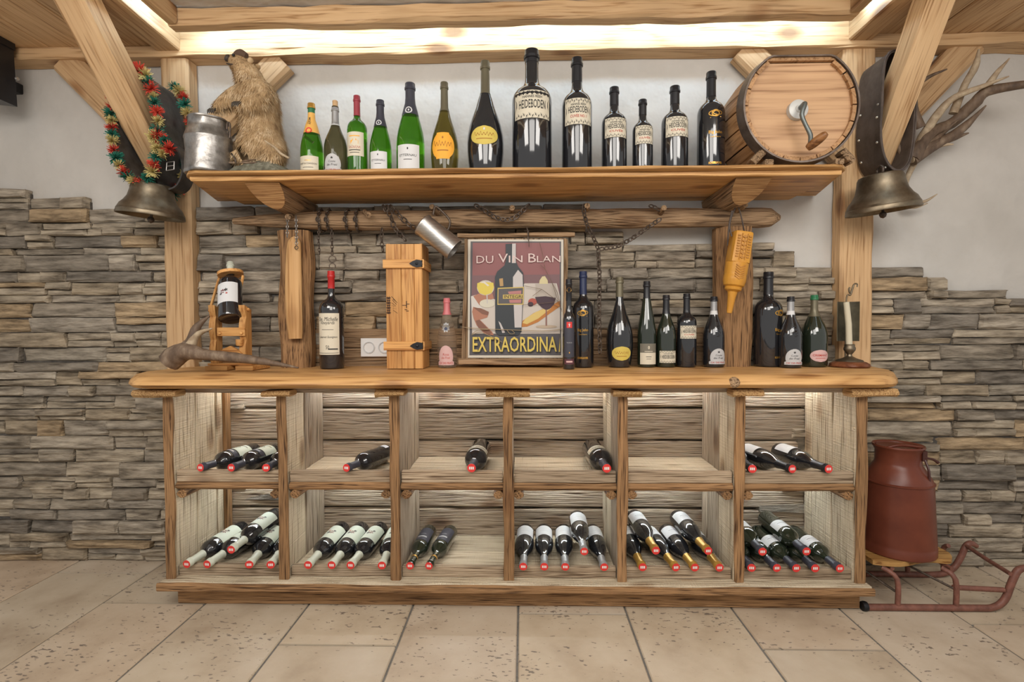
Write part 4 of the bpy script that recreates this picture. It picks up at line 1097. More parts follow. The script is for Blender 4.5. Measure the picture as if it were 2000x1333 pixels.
pic('hand', [(160, 640), (235, 605), (330, 612), (345, 660), (262, 690), (215, 720)], SKIN, 5.5)
pic('hand', [(150, 780), (160, 735), (260, 760), (300, 790), (285, 830), (220, 850), (330, 960), (345, 990), (260, 975), (190, 900), (165, 840)], SKIN, 6)
pic('hand_shadow', [(160, 740), (230, 748), (300, 780), (292, 812), (240, 800)], SK2, 6.5)
pic('hand_shadow', [(180, 860), (215, 850), (330, 970), (290, 985), (205, 920)], SK2, 6.5)
pic('cup', ell(285, 705, 68, 38), C_('saucer', .55, .52, .42), 6.8)
pic('white_wine', ell(270, 565, 77, 68) , C_('wine_glass', .50, .46, .40), 7)
pic('white_wine', [(196, 525), (230, 512), (340, 520), (345, 560), (325, 610), (270, 632), (215, 612), (195, 565)], YW_, 7.5)
pic('glass_shine', [(215, 520), (260, 508), (305, 545), (290, 552), (255, 524)], C_('shine', .62, .58, .5), 8)
pic('glass_stem', [(277, 625), (288, 625), (290, 705), (282, 705)], HIL, 8)
pic('lemon', [(745, 560), (752, 500), (775, 465), (800, 460), (825, 500), (830, 560)], C_('lemon', .55, .48, .27), 5.5)
pic('grapes', ell(690, 690, 40, 32, 12), RED_, 6)
pic('grapes', ell(672, 712, 26, 22, 10), WN, 6.4)
pic('bread_crust', [(590, 915), (600, 860), (700, 790), (880, 710), (935, 680), (935, 730), (850, 790), (740, 870), (640, 912)], C_('crust', .42, .16, .03), 6)
pic('bread', [(600, 880), (625, 840), (720, 780), (840, 735), (850, 752), (740, 840), (640, 890)], BRD, 6.6)
pic('red_wine', [(715, 530), (900, 530), (895, 650), (850, 750), (815, 765), (770, 750), (720, 660)], C_('glass_tint', .40, .35, .30), 7)
pic('red_wine', [(712, 648), (805, 640), (897, 655), (880, 715), (840, 755), (810, 765), (775, 745), (730, 700)], WN, 7.5)
pic('glass_stem', [(806, 760), (817, 760), (818, 905), (806, 905)], C_('stem', .22, .10, .08), 7.6)
pic('glass_foot', ell(812, 912, 95, 15, 18), C_('foot', .42, .33, .24), 7.4)
# the big bottle
pic('painted_bottle', [(450, 175), (540, 170), (542, 330), (560, 375), (605, 430), (612, 560), (590, 960), (560, 990), (390, 990), (358, 965), (355, 470), (375, 420), (440, 365), (452, 320)], BT, 9)
pic('painted_highlight', [(508, 172), (540, 170), (540, 345), (505, 345)], HIL, 9.6)
pic('painted_highlight', [(515, 470), (560, 405), (600, 450), (604, 560), (590, 920), (530, 920), (515, 560)], HIL, 9.6)
pic('painted_highlight', [(385, 862), (405, 880), (445, 965), (420, 968)], HIL, 9.6)
pic('painted_label', [(378, 566), (612, 556), (608, 716), (376, 718)], GLD, 10.2)
pic('painted_label', [(386, 576), (604, 566), (600, 706), (384, 708)], DK, 10.8)
pic('painted_label', [(470, 600), (590, 590), (588, 620), (480, 622)], C_('rose', .40, .17, .16), 11.2)
pic('painted_label', [(480, 672), (590, 668), (588, 700), (486, 700)], C_('rose', .40, .17, .16), 11.2)
pic('painted_label', [(425, 627), (605, 622), (603, 662), (425, 664)], GLD, 11.4)
pic('painted_crest', [(392, 485), (425, 480), (430, 550), (398, 552)], C_('crest', .40, .25, .10), 10)
def ptext(s, x0, x1, y0, y1, m, layer, **k):
    a = pp(x0, y1); b = pp(x1, y0); w_ = b[0] - a[0]; h = b[1] - a[1]
    v, f = fit_text(s, w_, h, **k); y = YP - .010 - layer * .0008
    part(MB().add([(a[0] + w_ / 2 + x, y, a[1] + h / 2 + z) for x, z in v], f), 'lettering', m, sh)
PT = C_('letter_pink', .60, .47, .44)
ptext('DU', 190, 340, 280, 348, PT, 12); ptext('V', 385, 470, 262, 342, PT, 12); ptext('IN', 478, 600, 278, 340, PT, 12); ptext('B', 652, 720, 260, 340, PT, 12); ptext('LAN', 728, 938, 280, 338, PT, 12)
ptext('INTEGRI', 436, 600, 630, 658, INK, 12, bold=.01)
ptext('EXTRAORDINA', 162, 912, 1008, 1146, C_('letter_shadow', .03, .03, .03), 12, bold=.012)
ptext('EXTRAORDINA', 156, 905, 1000, 1138, C_('letter_yellow', .60, .46, .10), 13, bold=.012)
mb = MB(); x, z = pp(928, 1070); prism(mb, [(x - .003, z - .035), (x + .003, z - .035), (x + .003, z + .033)], YP - .0215, YP - .0205); part(mb, 'lettering', C_('letter_yellow', .60, .46, .10), sh)
# dry twig, cord and clip hung on the board
tw = MB(); W3 = lambda x, y, dy=.03: Vector((pp(x, y)[0], YP - dy, pp(x, y)[1]))
for pts in ([(750, 160), (775, 260), (800, 400), (860, 520), (935, 740)], [(800, 400), (755, 360)], [(920, 690), (770, 580), (620, 550)], [(920, 690), (600, 720)], [(860, 520), (905, 600), (950, 780)], [(770, 580), (690, 640)], [(935, 740), (870, 720)]):
    tube(tw, [W3(*p) for p in pts], .0010, 5)
o = part(tw, 'dry_twig', ANT); tag(o, 'bare dry twig hanging across the right half of the poster', 'twig')
cdm = MB(); tube(cdm, [W3(65, 915, .024), W3(150, 925, .026), W3(350, 935, .028), W3(600, 945, .028), W3(800, 950, .028), W3(975, 930, .024)], .0016, 6, sm=3)
tube(cdm, [W3(300, 935, .028), W3(200, 945, .03), W3(150, 985, .03), W3(240, 965, .03), W3(420, 1050, .03)], .0014, 6, sm=4)
tube(cdm, [W3(460, 938, .03), W3(490, 975, .03), W3(530, 970, .03), W3(500, 940, .03)], .0014, 6, sm=4)
part(cdm, 'cord', col('hemp', (.36, .28, .17), .9), pf, smooth=60)
cl = MB(); tube(cl, [W3(640, 30, .02), W3(650, 80, .032), W3(658, 205, .03)], [.003, .004, .0015], 6); tube(cl, [W3(618, 60, .02), W3(655, 62, .034), W3(645, 140, .034)], [.003, .003, .002], 6)
part(cl, 'clip', IRON, pf, smooth=60)

# ------------------------------------------------------------------ wooden wine box
YB0 = 2.34
x0, x1 = P(754, 600, YB0).x, P(825, 600, YB0).x; zt = P(790, 477, YB0).z
xb = thing('wine_box', 'upright pine wine box with two straps and black iron clasps', 'box', ((x0 + x1) / 2, YB0, CT))
DB = .17
for a, b in ((0, .42), (.42, .78), (.78, 1)):
    part(box(MB(), (x0 + (x1 - x0) * a + .0006, YB0, CT + .002), (x0 + (x1 - x0) * b - .0006, YB0 + .014, zt), .002), 'front_board', WX[2], xb)
part(box(MB(), (x1 - .014, YB0 + .0145, CT + .002), (x1 - .0005, YB0 + DB, zt + .004), .002), 'side_board', WX[2], xb)
part(box(MB(), (x0 + .0005, YB0 + .0145, CT + .002), (x0 + .014, YB0 + DB, zt + .004), .002), 'side_board', WX[2], xb)
part(box(MB(), (x0 + .002, YB0 + DB - .012, CT + .002), (x1 - .002, YB0 + DB, zt), .002, axis=2), 'back_board', WX[2], xb)
part(box(MB(), (x0 + .015, YB0 + .016, zt - .02), (x1 - .015, YB0 + DB - .014, zt - .006), .002), 'end_board', WX[0], xb)
for py in (516, 676):
    zc = P(790, py, YB0).z
    st_ = part(box(MB(), (x0 - .010, YB0 - .012, zc - .020), (x1 + .004, YB0 - .0005, zc + .020), .003), 'strap', WX[0], xb)
    part(box(MB(), (x1 + .0005, YB0 - .012, zc - .020), (x1 + .011, YB0 + DB, zc + .020), .003, axis=1), 'strap', WX[1], xb)
    mb = MB(); xc = x1 - .022
    pts = [(xc - .034, zc), (xc - .020, zc + .010), (xc, zc + .018), (xc + .022, zc + .014), (xc + .026, zc), (xc + .022, zc - .014), (xc, zc - .018), (xc - .020, zc - .010)]
    prism(mb, pts, YB0 - .0165, YB0 - .0121)
    lathe(mb, [(0, .006), (.006, .004), (.007, 0)], 10, axisM((xc, YB0 - .0165, zc), (0, -1, 0)))
    part(mb, 'clasp', plain('black_iron', (.02, .02, .022), .45, .5), xb)
bm_ = MB(); zc = P(760, 597, YB0).z
for k in range(7):
    for rr_ in range(2):
        bm_.add(*[[(x0 + .008 + .008 * rr_ + x * .006 * (1 if k % 2 else 1.4), YB0 - .0008, zc + .034 - k * .0113 + y * .0075) for x, y in star(5, 1, .5)], [list(range(10))]])
for k, (y0, y1) in enumerate(((.042, .020), (.026, .004), (.030, .012), (.0, -.006), (-.012, -.016), (-.022, -.036), (.012, -.002))):
    a = x0 + .024 + .004 * (k % 3); bm_.add([(a, YB0 - .0008, zc + y0), (a + .003, YB0 - .0008, zc + y0), (a + .022, YB0 - .0008, zc + y1), (a + .019, YB0 - .0008, zc + y1)], [[0, 1, 2, 3]])
part(bm_, 'branding', col('burnt_brand', (.05, .025, .015), .8), xb)
bm_ = MB(); xc = P(794, 597, YB0).x
for dx, dz, a, b in ((0, .004, .002, .016), (-.01, 0, .010, .0015), (.008, .006, .006, .0015), (-.003, -.020, .006, .0015), (.004, -.026, .006, .0015)):
    bm_.add([(xc + dx - a, YB0 - .0008, zc + dz - b), (xc + dx + a, YB0 - .0008, zc + dz - b), (xc + dx + a, YB0 - .0008, zc + dz + b), (xc + dx - a, YB0 - .0008, zc + dz + b)], [[0, 1, 2, 3]])
part(bm_, 'branding', col('burnt_brand', (.05, .025, .015), .8), xb)

# ------------------------------------------------------------------ double socket on the backsplash
sx0, sx1 = P(706, 680, 2.54).x, P(765, 680, 2.54).x; sz0, sz1 = P(720, 697, 2.54).z, P(720, 661, 2.54).z
so = thing('wall_socket', 'white double power socket left of the wooden wine box', 'socket', ((sx0 + sx1) / 2, 2.54, (sz0 + sz1) / 2))
mb = MB(); box(mb, (sx0, 2.530, sz0), (sx1, 2.5445, sz1), .002); part(mb, 'plate', WHITE, so)
for k in (0, 1):
    cx = sx0 + (sx1 - sx0) * (.27 + .5 * k); cz = (sz0 + sz1) / 2
    mb = MB(); lathe(mb, [(.030, 0), (.030, .004), (.024, .004), (.022, -.006), (0, -.006)], 24, axisM((cx, 2.530, cz), (0, -1, 0))); s_ = part(mb, 'socket', WHITE, so, smooth=40)
    mb = MB()
    for dx in (-.0095, .0095): lathe(mb, [(0, .0015), (.0042, .0015), (.0042, 0)], 10, axisM((cx + dx, 2.5355, cz), (0, -1, 0)))
    box(mb, (cx - .003, 2.531, cz + .019), (cx + .003, 2.535, cz + .023), .001); box(mb, (cx - .003, 2.531, cz - .023), (cx + .003, 2.535, cz - .019), .001)
    part(lathe(MB(), [(.0245, .0042), (.0285, .0048), (.0285, .0), (.0245, .0)], 24, axisM((cx, 2.530, cz), (0, -1, 0))), 'rim', GREYP, s_, smooth=40)
    part(mb, 'contact', col('socket_dark', (.05, .05, .05), .5), s_)

# ------------------------------------------------------------------ tilted bottle on its wooden stand
YS = 2.30
ws = thing('bottle_stand', 'small wooden cannon-like stand holding a tilted wine bottle', 'stand', (P(450, 715, YS).x, YS, CT))
def bxp(name, xa, xb_, ya, yb, y0, y1, mat=WX[0], bev=.002, par=ws):
    a = P(xa, yb, y0); b = P(xb_, ya, y0); return part(box(MB(), (a.x, y0, a.z), (b.x, y1, b.z), bev), name, mat, par)
zb = CT + .0005
for a, b in ((403, 446), (462, 496)):
    q = P(a, 720, YS - .02); r2 = P(b, 720, YS - .02)
    part(box(MB(), (q.x, YS - .03, zb), (r2.x, YS + .13, zb + .020), .002), 'base_beam', WX[0], ws)
q = P(404, 720, YS); r2 = P(494, 720, YS)
part(box(MB(), (q.x + .004, YS + .0, zb + .0205), (r2.x - .004, YS + .12, zb + .030), .002), 'base_board', WX[0], ws)
for s, (a, b) in ((-1, (416, 428)), (1, (474, 486))):
    xa, xb_ = P(a, 650, YS + .03).x, P(b, 650, YS + .03).x
    z0 = zb + .031; z1 = P(420, 597, YS + .03).z; mb = MB(); o = []
    n = 20
    prof = [(YS + .01 - .012 * abs(math.sin(2.5 * PI * i / n)), z0 + (z1 - z0) * i / n) for i in range(n + 1)] + [(YS + .055, z1 - .02), (YS + .055, z0)]
    m_ = len(prof); mb.add([(xa, y, z) for y, z in prof] + [(xb_, y, z) for y, z in prof], [list(range(m_)), [m_ + i for i in range(m_)]] + [[i, (i + 1) % m_, m_ + (i + 1) % m_, m_ + i] for i in range(m_)])
    part(mb, 'upright', WX[2], ws)
    mb = MB(); lathe(mb, [(0, .012), (.006, .010), (.008, .004), (.006, 0)], 10, axisM((xa if s < 0 else xb_, YS + .02, P(420, 605, YS).z), (s, 0, 0))); part(mb, 'knob', WX[0], ws, smooth=50)
bxp('cross_panel', 424, 478, 640, 657, YS - .006, YS + .008, WX[0])
xc = P(450, 640, YS).x
for x in (430, 472): 
    mb = MB(); lathe(mb, [(0, .009), (.006, .007), (.0075, .002), (.006, 0)], 10, axisM(P(x, 651, YS - .006), (0, -1, 0))); part(mb, 'knob', WX[0], ws, smooth=50)
mb = MB(); prism(mb, [pq for pq in [(P(428, 697, YS).x, P(428, 697, YS).z), (P(474, 697, YS).x, P(474, 697, YS).z), (P(474, 690, YS).x, P(474, 690, YS).z), (P(464, 682, YS).x, P(464, 682, YS).z), (P(452, 676, YS).x, P(452, 676, YS).z), (P(440, 681, YS).x, P(440, 681, YS).z), (P(428, 690, YS).x, P(428, 690, YS).z)]], YS - .012, YS + .004); part(mb, 'arch', WX[0], ws)
mb = MB(); lathe(mb, [(0, .0), (.012, 0), (.016, .006), (.016, .03), (0, .03)], 14, axisM(P(468, 676, YS - .004), (0, 0, 1))); part(mb, 'peg', WX[0], ws, smooth=40)
H, r = .315, .051
tb = bottle('wine_bottle', 'bordeaux', H, r, .0145, GL_DARK, [(.80, 1, CREAMF, 'capsule')], [dict(z=.375, w=2.3, h=.34, mat=PAPER, art=FLOWER)])
tb['label'] = 'wine bottle with a flower-printed label lying tilted in the wooden stand'
B = P(450, 624, YS + .0); T = P(450, 520, YS + .13); d = (T - B).normalized(); B = B
tb.location = B; tb.rotation_euler = axisM(B, d, (0, -1, .2)).to_euler()
nk = B + d * (H * .80)
mb = MB(); lathe(mb, [(.0175, -.007), (.056, -.007), (.056, .007), (.0175, .007), (.0175, -.007)], 28, axisM(nk, d + Vector((0, -.25, .2)), (0, -1, 0))); part(mb, 'neck_collar', WX[0], ws, smooth=30)
for s in (-1, 1): part(beam(MB(), nk + Vector((s * .056, .008, -.01)), Vector((nk.x + s * .064, YS + .045, P(450, 600, YS).z - .02)), .010, .014, (0, 1, 0), .003), 'collar_arm', WX[2], ws)

# ------------------------------------------------------------------ antler on the counter
YA = 2.16
an = thing('deer_antler', 'shed deer antler lying on the left end of the counter', 'antler', P(340, 716, YA))
mb = MB(); tube(mb, [P(330, 708, YA), P(346, 694, YA), P(366, 687, YA - .01), P(400, 693, YA - .02), P(460, 699, YA - .02), P(530, 709, YA - .02), P(583, 719, YA - .02)], [.046, .046, .037, .024, .021, .013, .003], 14, sm=5, jit=.12)
for v in mb.v: v.z = max(v.z, CT + .001)
part(mb, 'beam', ANT, an, smooth=60)
mb = MB(); tube(mb, [P(352, 690, YA + .01), P(372, 668, YA + .03), P(384, 640, YA + .05), P(409, 617, YA + .06)], [.034, .022, .017, .003], 10, sm=5, jit=.12); part(mb, 'tine', ANT, an, smooth=60)
mb = MB(); tube(mb, [P(368, 684, YA), P(380, 662, YA), P(392, 650, YA - .01), P(414, 642, YA - .02)], [.028, .016, .011, .003], 10, sm=5, jit=.12); part(mb, 'tine', ANTL, an, smooth=60)

# ------------------------------------------------------------------ candle lamp
YC = 2.42; cx = P(1659, 700, YC).x
cn = thing('candle_lamp', 'brass candle holder with a cream candle and dark metal shield on a round wooden foot', 'candle', (cx, YC, CT))
M0 = Matrix.Translation((cx, YC, CT))
part(lathe(MB(), [(0, 0), (.080, 0), (.084, .006), (.080, .016), (.066, .024), (.058, .026), (0, .028)], 32, M0), 'foot', wood('mahogany', (.22, .08, .035), (.10, .03, .014), 0, 12, .3, .05, 0), cn, smooth=40)
part(lathe(MB(), [(.058, .026), (.054, .032), (.030, .040), (.012, .050), (.010, .058), (.016, .066), (.024, .078), (.025, .088), (.021, .096), (.022, .104), (.018, .106), (.010, .100), (0, .100)], 28, M0), 'socket', BRASS, cn, smooth=40)
mb = MB(); tube(mb, [Vector((cx - .002, YC, CT + .100)), Vector((cx - .006, YC, CT + .20)), Vector((cx - .018, YC, CT + .302))], [.0135, .0132, .0125], 18); part(mb, 'candle', col('wax', (.60, .54, .40), .5), cn, smooth=40)
mb = MB(); n = 16; rs = .062; z0 = P(1660, 667, YC).z; z1 = P(1660, 589, YC).z; cY = YC - .02
vs = []
for zz in (z0, z1):
    for rr_ in (rs, rs + .003):
        for k in range(n + 1):
            a = PI * (.20 + .60 * k / n); vs.append((cx + .004 + rr_ * math.cos(a), cY + rr_ * math.sin(a), zz))
m_ = n + 1
fs = [[k, k + 1, 2 * m_ + k + 1, 2 * m_ + k] for k in range(n)] + [[m_ + k, m_ + k + 1, 3 * m_ + k + 1, 3 * m_ + k] for k in range(n)] + [[k, k + 1, m_ + k + 1, m_ + k] for k in range(n)] + [[2 * m_ + k, 2 * m_ + k + 1, 3 * m_ + k + 1, 3 * m_ + k] for k in range(n)] + [[0, m_, 3 * m_, 2 * m_], [n, m_ + n, 3 * m_ + n, 2 * m_ + n]]
part(mb.add(vs, fs), 'shield', speckle('dark_patina', [(.3, (.045, .038, .022)), (.7, (.11, .095, .06))], 12, 4, .5, .1, metal=.4), cn, smooth=40)
mb = MB(); tube(mb, [Vector((cx + .006, YC + .040, CT + .032)), Vector((cx + .008, YC + .044, CT + .12)), Vector((cx + .010, YC + .044, z1 + .015)), P(1661, 577, YC + .04), P(1664, 567, YC + .04), P(1668, 556, YC + .04), P(1674, 555, YC + .04), P(1674, 561, YC + .04)], [.004, .003, .003, .0035, .0045, .004, .003, .003], 8, sm=4)
tube(mb, [P(1664, 570, YC + .04), P(1660, 573, YC + .04), P(1658, 565, YC + .04), P(1660, 562, YC + .04)], [.004, .0035, .0035, .004], 8, sm=3); part(mb, 'hook', BRASS, cn, smooth=60)

# ------------------------------------------------------------------ milk can on the shelf
YM = 2.205; cx = P(408, 280, YM).x
k_ = YM / 1000
mc = thing('milk_can', 'dented grey metal milk can on the left end of the wall shelf', 'can', (cx, YM, TOPZ))
M0 = Matrix.Translation((cx, YM, TOPZ)); zt = P(408, 236, YM).z - TOPZ
rb = 42 * k_; rn_ = 34 * k_
mb = lathe(MB(), [(0, .002), (rb * .96, 0), (rb, .004), (rb, .012), (rb * .99, .016), (rb, .10), (rb, zt * .62), (rb * 1.02, zt * .64), (rb, zt * .66), (rb * .90, zt * .76), (rn_ * 1.02, zt * .82), (rn_, zt * .86), (rn_ * 1.02, zt * .96), (rn_ * 1.08, zt * .975), (rn_ * 1.08, zt), (rn_ * .98, zt), (rn_ * .95, zt * .85), (0, zt * .80)], 40, M0)
for v in mb.v:
    q = noise.noise(v * 18) * .0065; dv = Vector((v.x - cx, v.y - YM, 0)); l = dv.length
    if l > .03: v += dv / l * q
part(mb, 'body', TIN, mc, smooth=45)
mb = MB(); tube(mb, [P(443, 253, YM), P(444, 240, YM), P(449, 243, YM), P(449, 265, YM), P(446, 271, YM), P(444, 258, YM)], [.004] * 6, 8, sm=4); part(mb, 'handle', IRON, mc, smooth=60)
mb = MB(); tube(mb, [P(452, 300, YM - .02), P(459, 310, YM - .03), P(460, 318, YM - .03)], [.004] * 3, 8, sm=3); part(mb, 'handle', IRON, mc, smooth=60)

# ------------------------------------------------------------------ stuffed marmot
YR = 2.31; ox = P(518, 352, YR).x; s = YR / 1000
base = thing('moss_stand', 'mossy mound with twigs under the stuffed marmot', 'stand', (ox, YR, TOPZ))
mb = MB(); nx, ny = 22, 10; vs = []
for j in range(ny + 1):
    for i in range(nx + 1):
        u = -1 + 2 * i / nx; v = -1 + 2 * j / ny; e = max(0, 1 - abs(u) ** 2.5) * max(0, 1 - abs(v) ** 3)
        zz = (.074 * e ** .6) * (1 if u < .2 else 1 - .5 * (u - .2)) + .016 * noise.noise(Vector((u * 9, v * 7, 0))) * e
        vs.append((ox + .030 + u * .142, YR - .02 + v * .12, TOPZ + max(.0, zz)))
m_ = nx + 1
fs = [[j * m_ + i, j * m_ + i + 1, (j + 1) * m_ + i + 1, (j + 1) * m_ + i] for j in range(ny) for i in range(nx)]
MOSS = speckle('moss_bark', [(.3, (.07, .06, .045)), (.5, (.15, .145, .105)), (.75, (.27, .255, .20))], 40, 6, .95, 1.0)
part(mb.add(vs, fs), 'mound', MOSS, base, smooth=60)
mb = MB(); tube(mb, [P(434, 318, 2.2), P(470, 318, 2.2), P(502, 318, 2.2)], [.006, .005, .004], 7, jit=.2); tube(mb, [P(446, 322, 2.21), P(480, 314, 2.2), P(500, 312, 2.19)], [.004, .004, .002], 6); part(mb, 'twig', ANT, base, smooth=60)
mb = MB(); tube(mb, [P(517, 275, 2.2), P(535, 287, 2.19), P(548, 300, 2.19), P(564, 309, 2.2)], [.003, .005, .005, .004], 7, jit=.2); part(mb, 'twig', ANTL, base, smooth=60)

mar = thing('stuffed_marmot', 'stuffed brown marmot standing upright with its head raised, beside the milk can', 'marmot', (ox, YR, TOPZ + .05))
def L_(px, py, dy=0): return Vector(((px - 518) * s, dy, (352 - py) * s - .05))
J = [(L_(522, 296), .100), (L_(512, 262), .094), (L_(510, 230), .086), (L_(502, 198, -.005), .082), (L_(494, 166, -.01), .075), (L_(488, 142, -.015), .060), (L_(477, 129, -.02), .048), (L_(465, 122, -.024), .032), (L_(458, 119, -.026), .022)]
E_ = [(i, i + 1) for i in range(8)]
def limb(frm, pts):
    prev = frm
    for p, r_ in pts: J.append((p, r_)); E_.append((prev, len(J) - 1)); prev = len(J) - 1
limb(3, [(L_(474, 186, -.03), .042), (L_(456, 203, -.05), .034), (L_(447, 215, -.07), .024), (L_(442, 224, -.085), .016)])
limb(3, [(L_(530, 194, -.05), .054), (L_(533, 212, -.085), .042), (L_(514, 220, -.115), .026), (L_(500, 221, -.125), .018)])
limb(0, [(L_(492, 314, -.05), .050), (L_(484, 322, -.11), .030)])
limb(0, [(L_(548, 312, -.05), .055), (L_(556, 320, -.10), .030)])
me = bpy.data.meshes.new('body'); me.from_pydata([tuple(p) for p, _ in J], E_, [])
bo = bpy.data.objects.new('body', me); COL.objects.link(bo)
sk = bo.modifiers.new('skin', 'SKIN')
for i, d_ in enumerate(me.skin_vertices[0].data):
    d_.radius = (J[i][1], J[i][1]); d_.use_root = (i == 0)
sb = bo.modifiers.new('sub', 'SUBSURF'); sb.levels = 2; sb.render_levels = 2
dg = bpy.context.evaluated_depsgraph_get(); dg.update()
em = bpy.data.meshes.new_from_object(bo.evaluated_get(dg))
em.name = 'body'; bo.modifiers.clear(); bo.data = em; bo.parent = mar
FUR = speckle('marmot_fur', [(.3, (.24, .15, .075)), (.5, (.46, .31, .165)), (.75, (.68, .53, .34))], 14, 5, .9, .3)
em.materials.append(FUR)
em.polygons.foreach_set('use_smooth', [True] * len(em.polygons))
# fur: tapered blades lying downwards on the skin
fur = MB(); rf = random.Random(3); vs = em.vertices
areas = [p.area for p in em.polygons]; cum = []; t_ = 0
for a in areas: t_ += a; cum.append(t_)
import bisect
fv = []; ff = []
for _ in range(15000):
    p = em.polygons[bisect.bisect(cum, rf.random() * t_) % len(areas)]
    c = [vs[i].co for i in p.vertices]; a, b = rf.random(), rf.random()
    q = c[0].lerp(c[1], a).lerp(c[-1].lerp(c[2 if len(c) > 3 else -1], a), b); nrm = p.normal
    headk = min(1, max(.25, (.475 - q.z) / .12))
    ln = rf.uniform(.016, .034) * headk
    dirv = (nrm * .45 + Vector((rf.uniform(-.3, .3), rf.uniform(-.3, .3), -.9 + rf.uniform(-.2, .2)))).normalized()
    sd = dirv.cross(nrm)
    if sd.length < 1e-3: continue
    sd = sd.normalized() * .0013
    k = len(fv); fv += [q - sd, q + sd, q + dirv * ln + nrm * .004]; ff.append([k, k + 1, k + 2])
fm = bpy.data.meshes.new('fur'); fm.from_pydata([tuple(v) for v in fv], [], ff)
fm.materials.append(speckle('marmot_fur_tips', [(.27, (.24, .145, .07)), (.47, (.55, .38, .20)), (.68, (.85, .70, .48))], 22, 6, .85, 0))
fo = bpy.data.objects.new('fur', fm); COL.objects.link(fo); fo.parent = mar; fo['kind'] = 'stuff'
def lp(mb, name, mat, smooth=60): return part(mb, name, mat, mar, world=False, smooth=smooth)
DKF = col('dark_muzzle', (.05, .035, .028), .6)
mb = MB(); lathe(mb, [(0, -.012), (.014, -.008), (.017, .0), (.012, .008), (0, .011)], 14, axisM(L_(456, 119, -.036), (-1, -.5, .5))); lp(mb, 'nose', DKF)
for p in (L_(474, 119, -.060), L_(482, 113, .025)):
    mb = MB(); lathe(mb, [(0, -.007), (.006, -.003), (.0065, 0), (.005, .005), (0, .007)], 10, axisM(p, (-.3, -1, .3))); lp(mb, 'eye', BLACK)
for p in (L_(503, 126, -.045), L_(499, 121, .035)):
    mb = MB(); lathe(mb, [(0, -.012), (.010, -.010), (.013, 0), (.008, .010), (0, .013)], 12, axisM(p, (.6, -.7, .5))); lp(mb, 'ear', FUR)
mb = MB(); tube(mb, [L_(457, 131, -.045), L_(464, 134, -.050), L_(474, 136, -.058)], [.003, .004, .002], 6, sm=3); lp(mb, 'mouth', DKF)
mb = MB(); tube(mb, [L_(470, 112, -.03), L_(480, 110, -.03), L_(492, 115, -.03)], [.012, .020, .014], 10, sm=3); lp(mb, 'brow_patch', col('brow_fur', (.10, .06, .04), .9))
CLAW = col('claw', (.05, .04, .03), .5)
for base_, n_, dx in ((L_(441, 226, -.085), 4, -1), (L_(498, 222, -.128), 4, -1)):
    for k in range(n_):
        mb = MB(); q = base_ + Vector((-.012 + .008 * k, -.006, 0)); tube(mb, [q, q + Vector((-.004, -.010, -.010)), q + Vector((-.005, -.012, -.024))], [.0055, .0045, .001], 7, sm=3); lp(mb, 'claw', CLAW)

# ------------------------------------------------------------------ barrel churn
YF = 2.135
RB = 109.5 * YF / 1000; bc = P(1565, 217, YF); bc.z = TOPZ + RB * 1.037
br = thing('barrel_churn', 'round wooden barrel churn with an iron crank on the right end of the wall shelf', 'barrel', (bc.x, 2.3, TOPZ))
nS = 40; cutz = .80
def sec(y, k):
    o = []
    for i in range(nS):
        a = 2 * PI * i / nS + PI / 2
        x = math.cos(a); zz = math.sin(a)
        if zz > cutz:
            zz = cutz
        o.append((bc.x + x * RB * k, y, bc.z + zz * RB * k + .02 * 0))
    return o
# the flat side up: outline of the drum
def drum(ks, mat, name, par, inner=None, smooth=35):
    mb = MB(); vs = []
    for y, k in ks: vs += sec(y, k)
    n = len(ks); fs = [[i * nS + j, i * nS + (j + 1) % nS, (i + 1) * nS + (j + 1) % nS, (i + 1) * nS + j] for i in range(n - 1) for j in range(nS)]
    fs += [list(range(nS)), [(n - 1) * nS + j for j in range(nS)]]
    return part(mb.add(vs, fs), name, mat, par, smooth=smooth)
BARW = wood('barrel_oak', (.54, .34, .19), (.32, .175, .09), 0, 12, .5, .08, .2, .25, .05)
BARS = wood('barrel_staves', (.50, .29, .14), (.30, .15, .06), 1, 18, .5, .15, .2)
y0, y1 = YF, 2.50
# staves, each its own piece
ks = [(y0 + .004, .965), (y0 + .08, 1.01), (y0 + .18, 1.03), (y0 + .28, 1.0), (y1, .93)]
nst = 20
for i in range(nst):
    a0 = 2 * PI * i / nst + .012; a1 = 2 * PI * (i + 1) / nst - .012; mb = MB(); vs = []
    if math.sin((a0 + a1) / 2) > .83: continue
    for y, k in ks:
        for r_ in (1.0, .93):
            for t in (0, .5, 1):
                a = a0 + (a1 - a0) * t; zz = min(math.sin(a), cutz)
                vs.append((bc.x + math.cos(a) * RB * k * r_, y, bc.z + zz * RB * k * r_))
    fs = []
    for q in range(len(ks) - 1):
        o_, p_ = q * 6, (q + 1) * 6
        for a_, b_ in ((0, 1), (1, 2), (2, 5), (5, 4), (4, 3), (3, 0)): fs.append([o_ + a_, o_ + b_, p_ + b_, p_ + a_])
    e = (len(ks) - 1) * 6
    fs += [[0, 1, 4, 3], [1, 2, 5, 4], [e, e + 1, e + 4, e + 3], [e + 1, e + 2, e + 5, e + 4]]
    part(mb.add(vs, fs), 'stave', BARS, br, smooth=40)
drum([(y0 + .022, .945), (y0 + .04, .945)], BARW, 'head', br)
drum([(y1 - .05, .90), (y1 - .03, .90)], BARW, 'head', br)
part(box(MB(), (bc.x - RB * .62, y0 + .006, bc.z + RB * (cutz - .03)), (bc.x + RB * .62, y1 - .01, bc.z + RB * (cutz + .035)), .006, axis=1), 'lid', BARS, br)
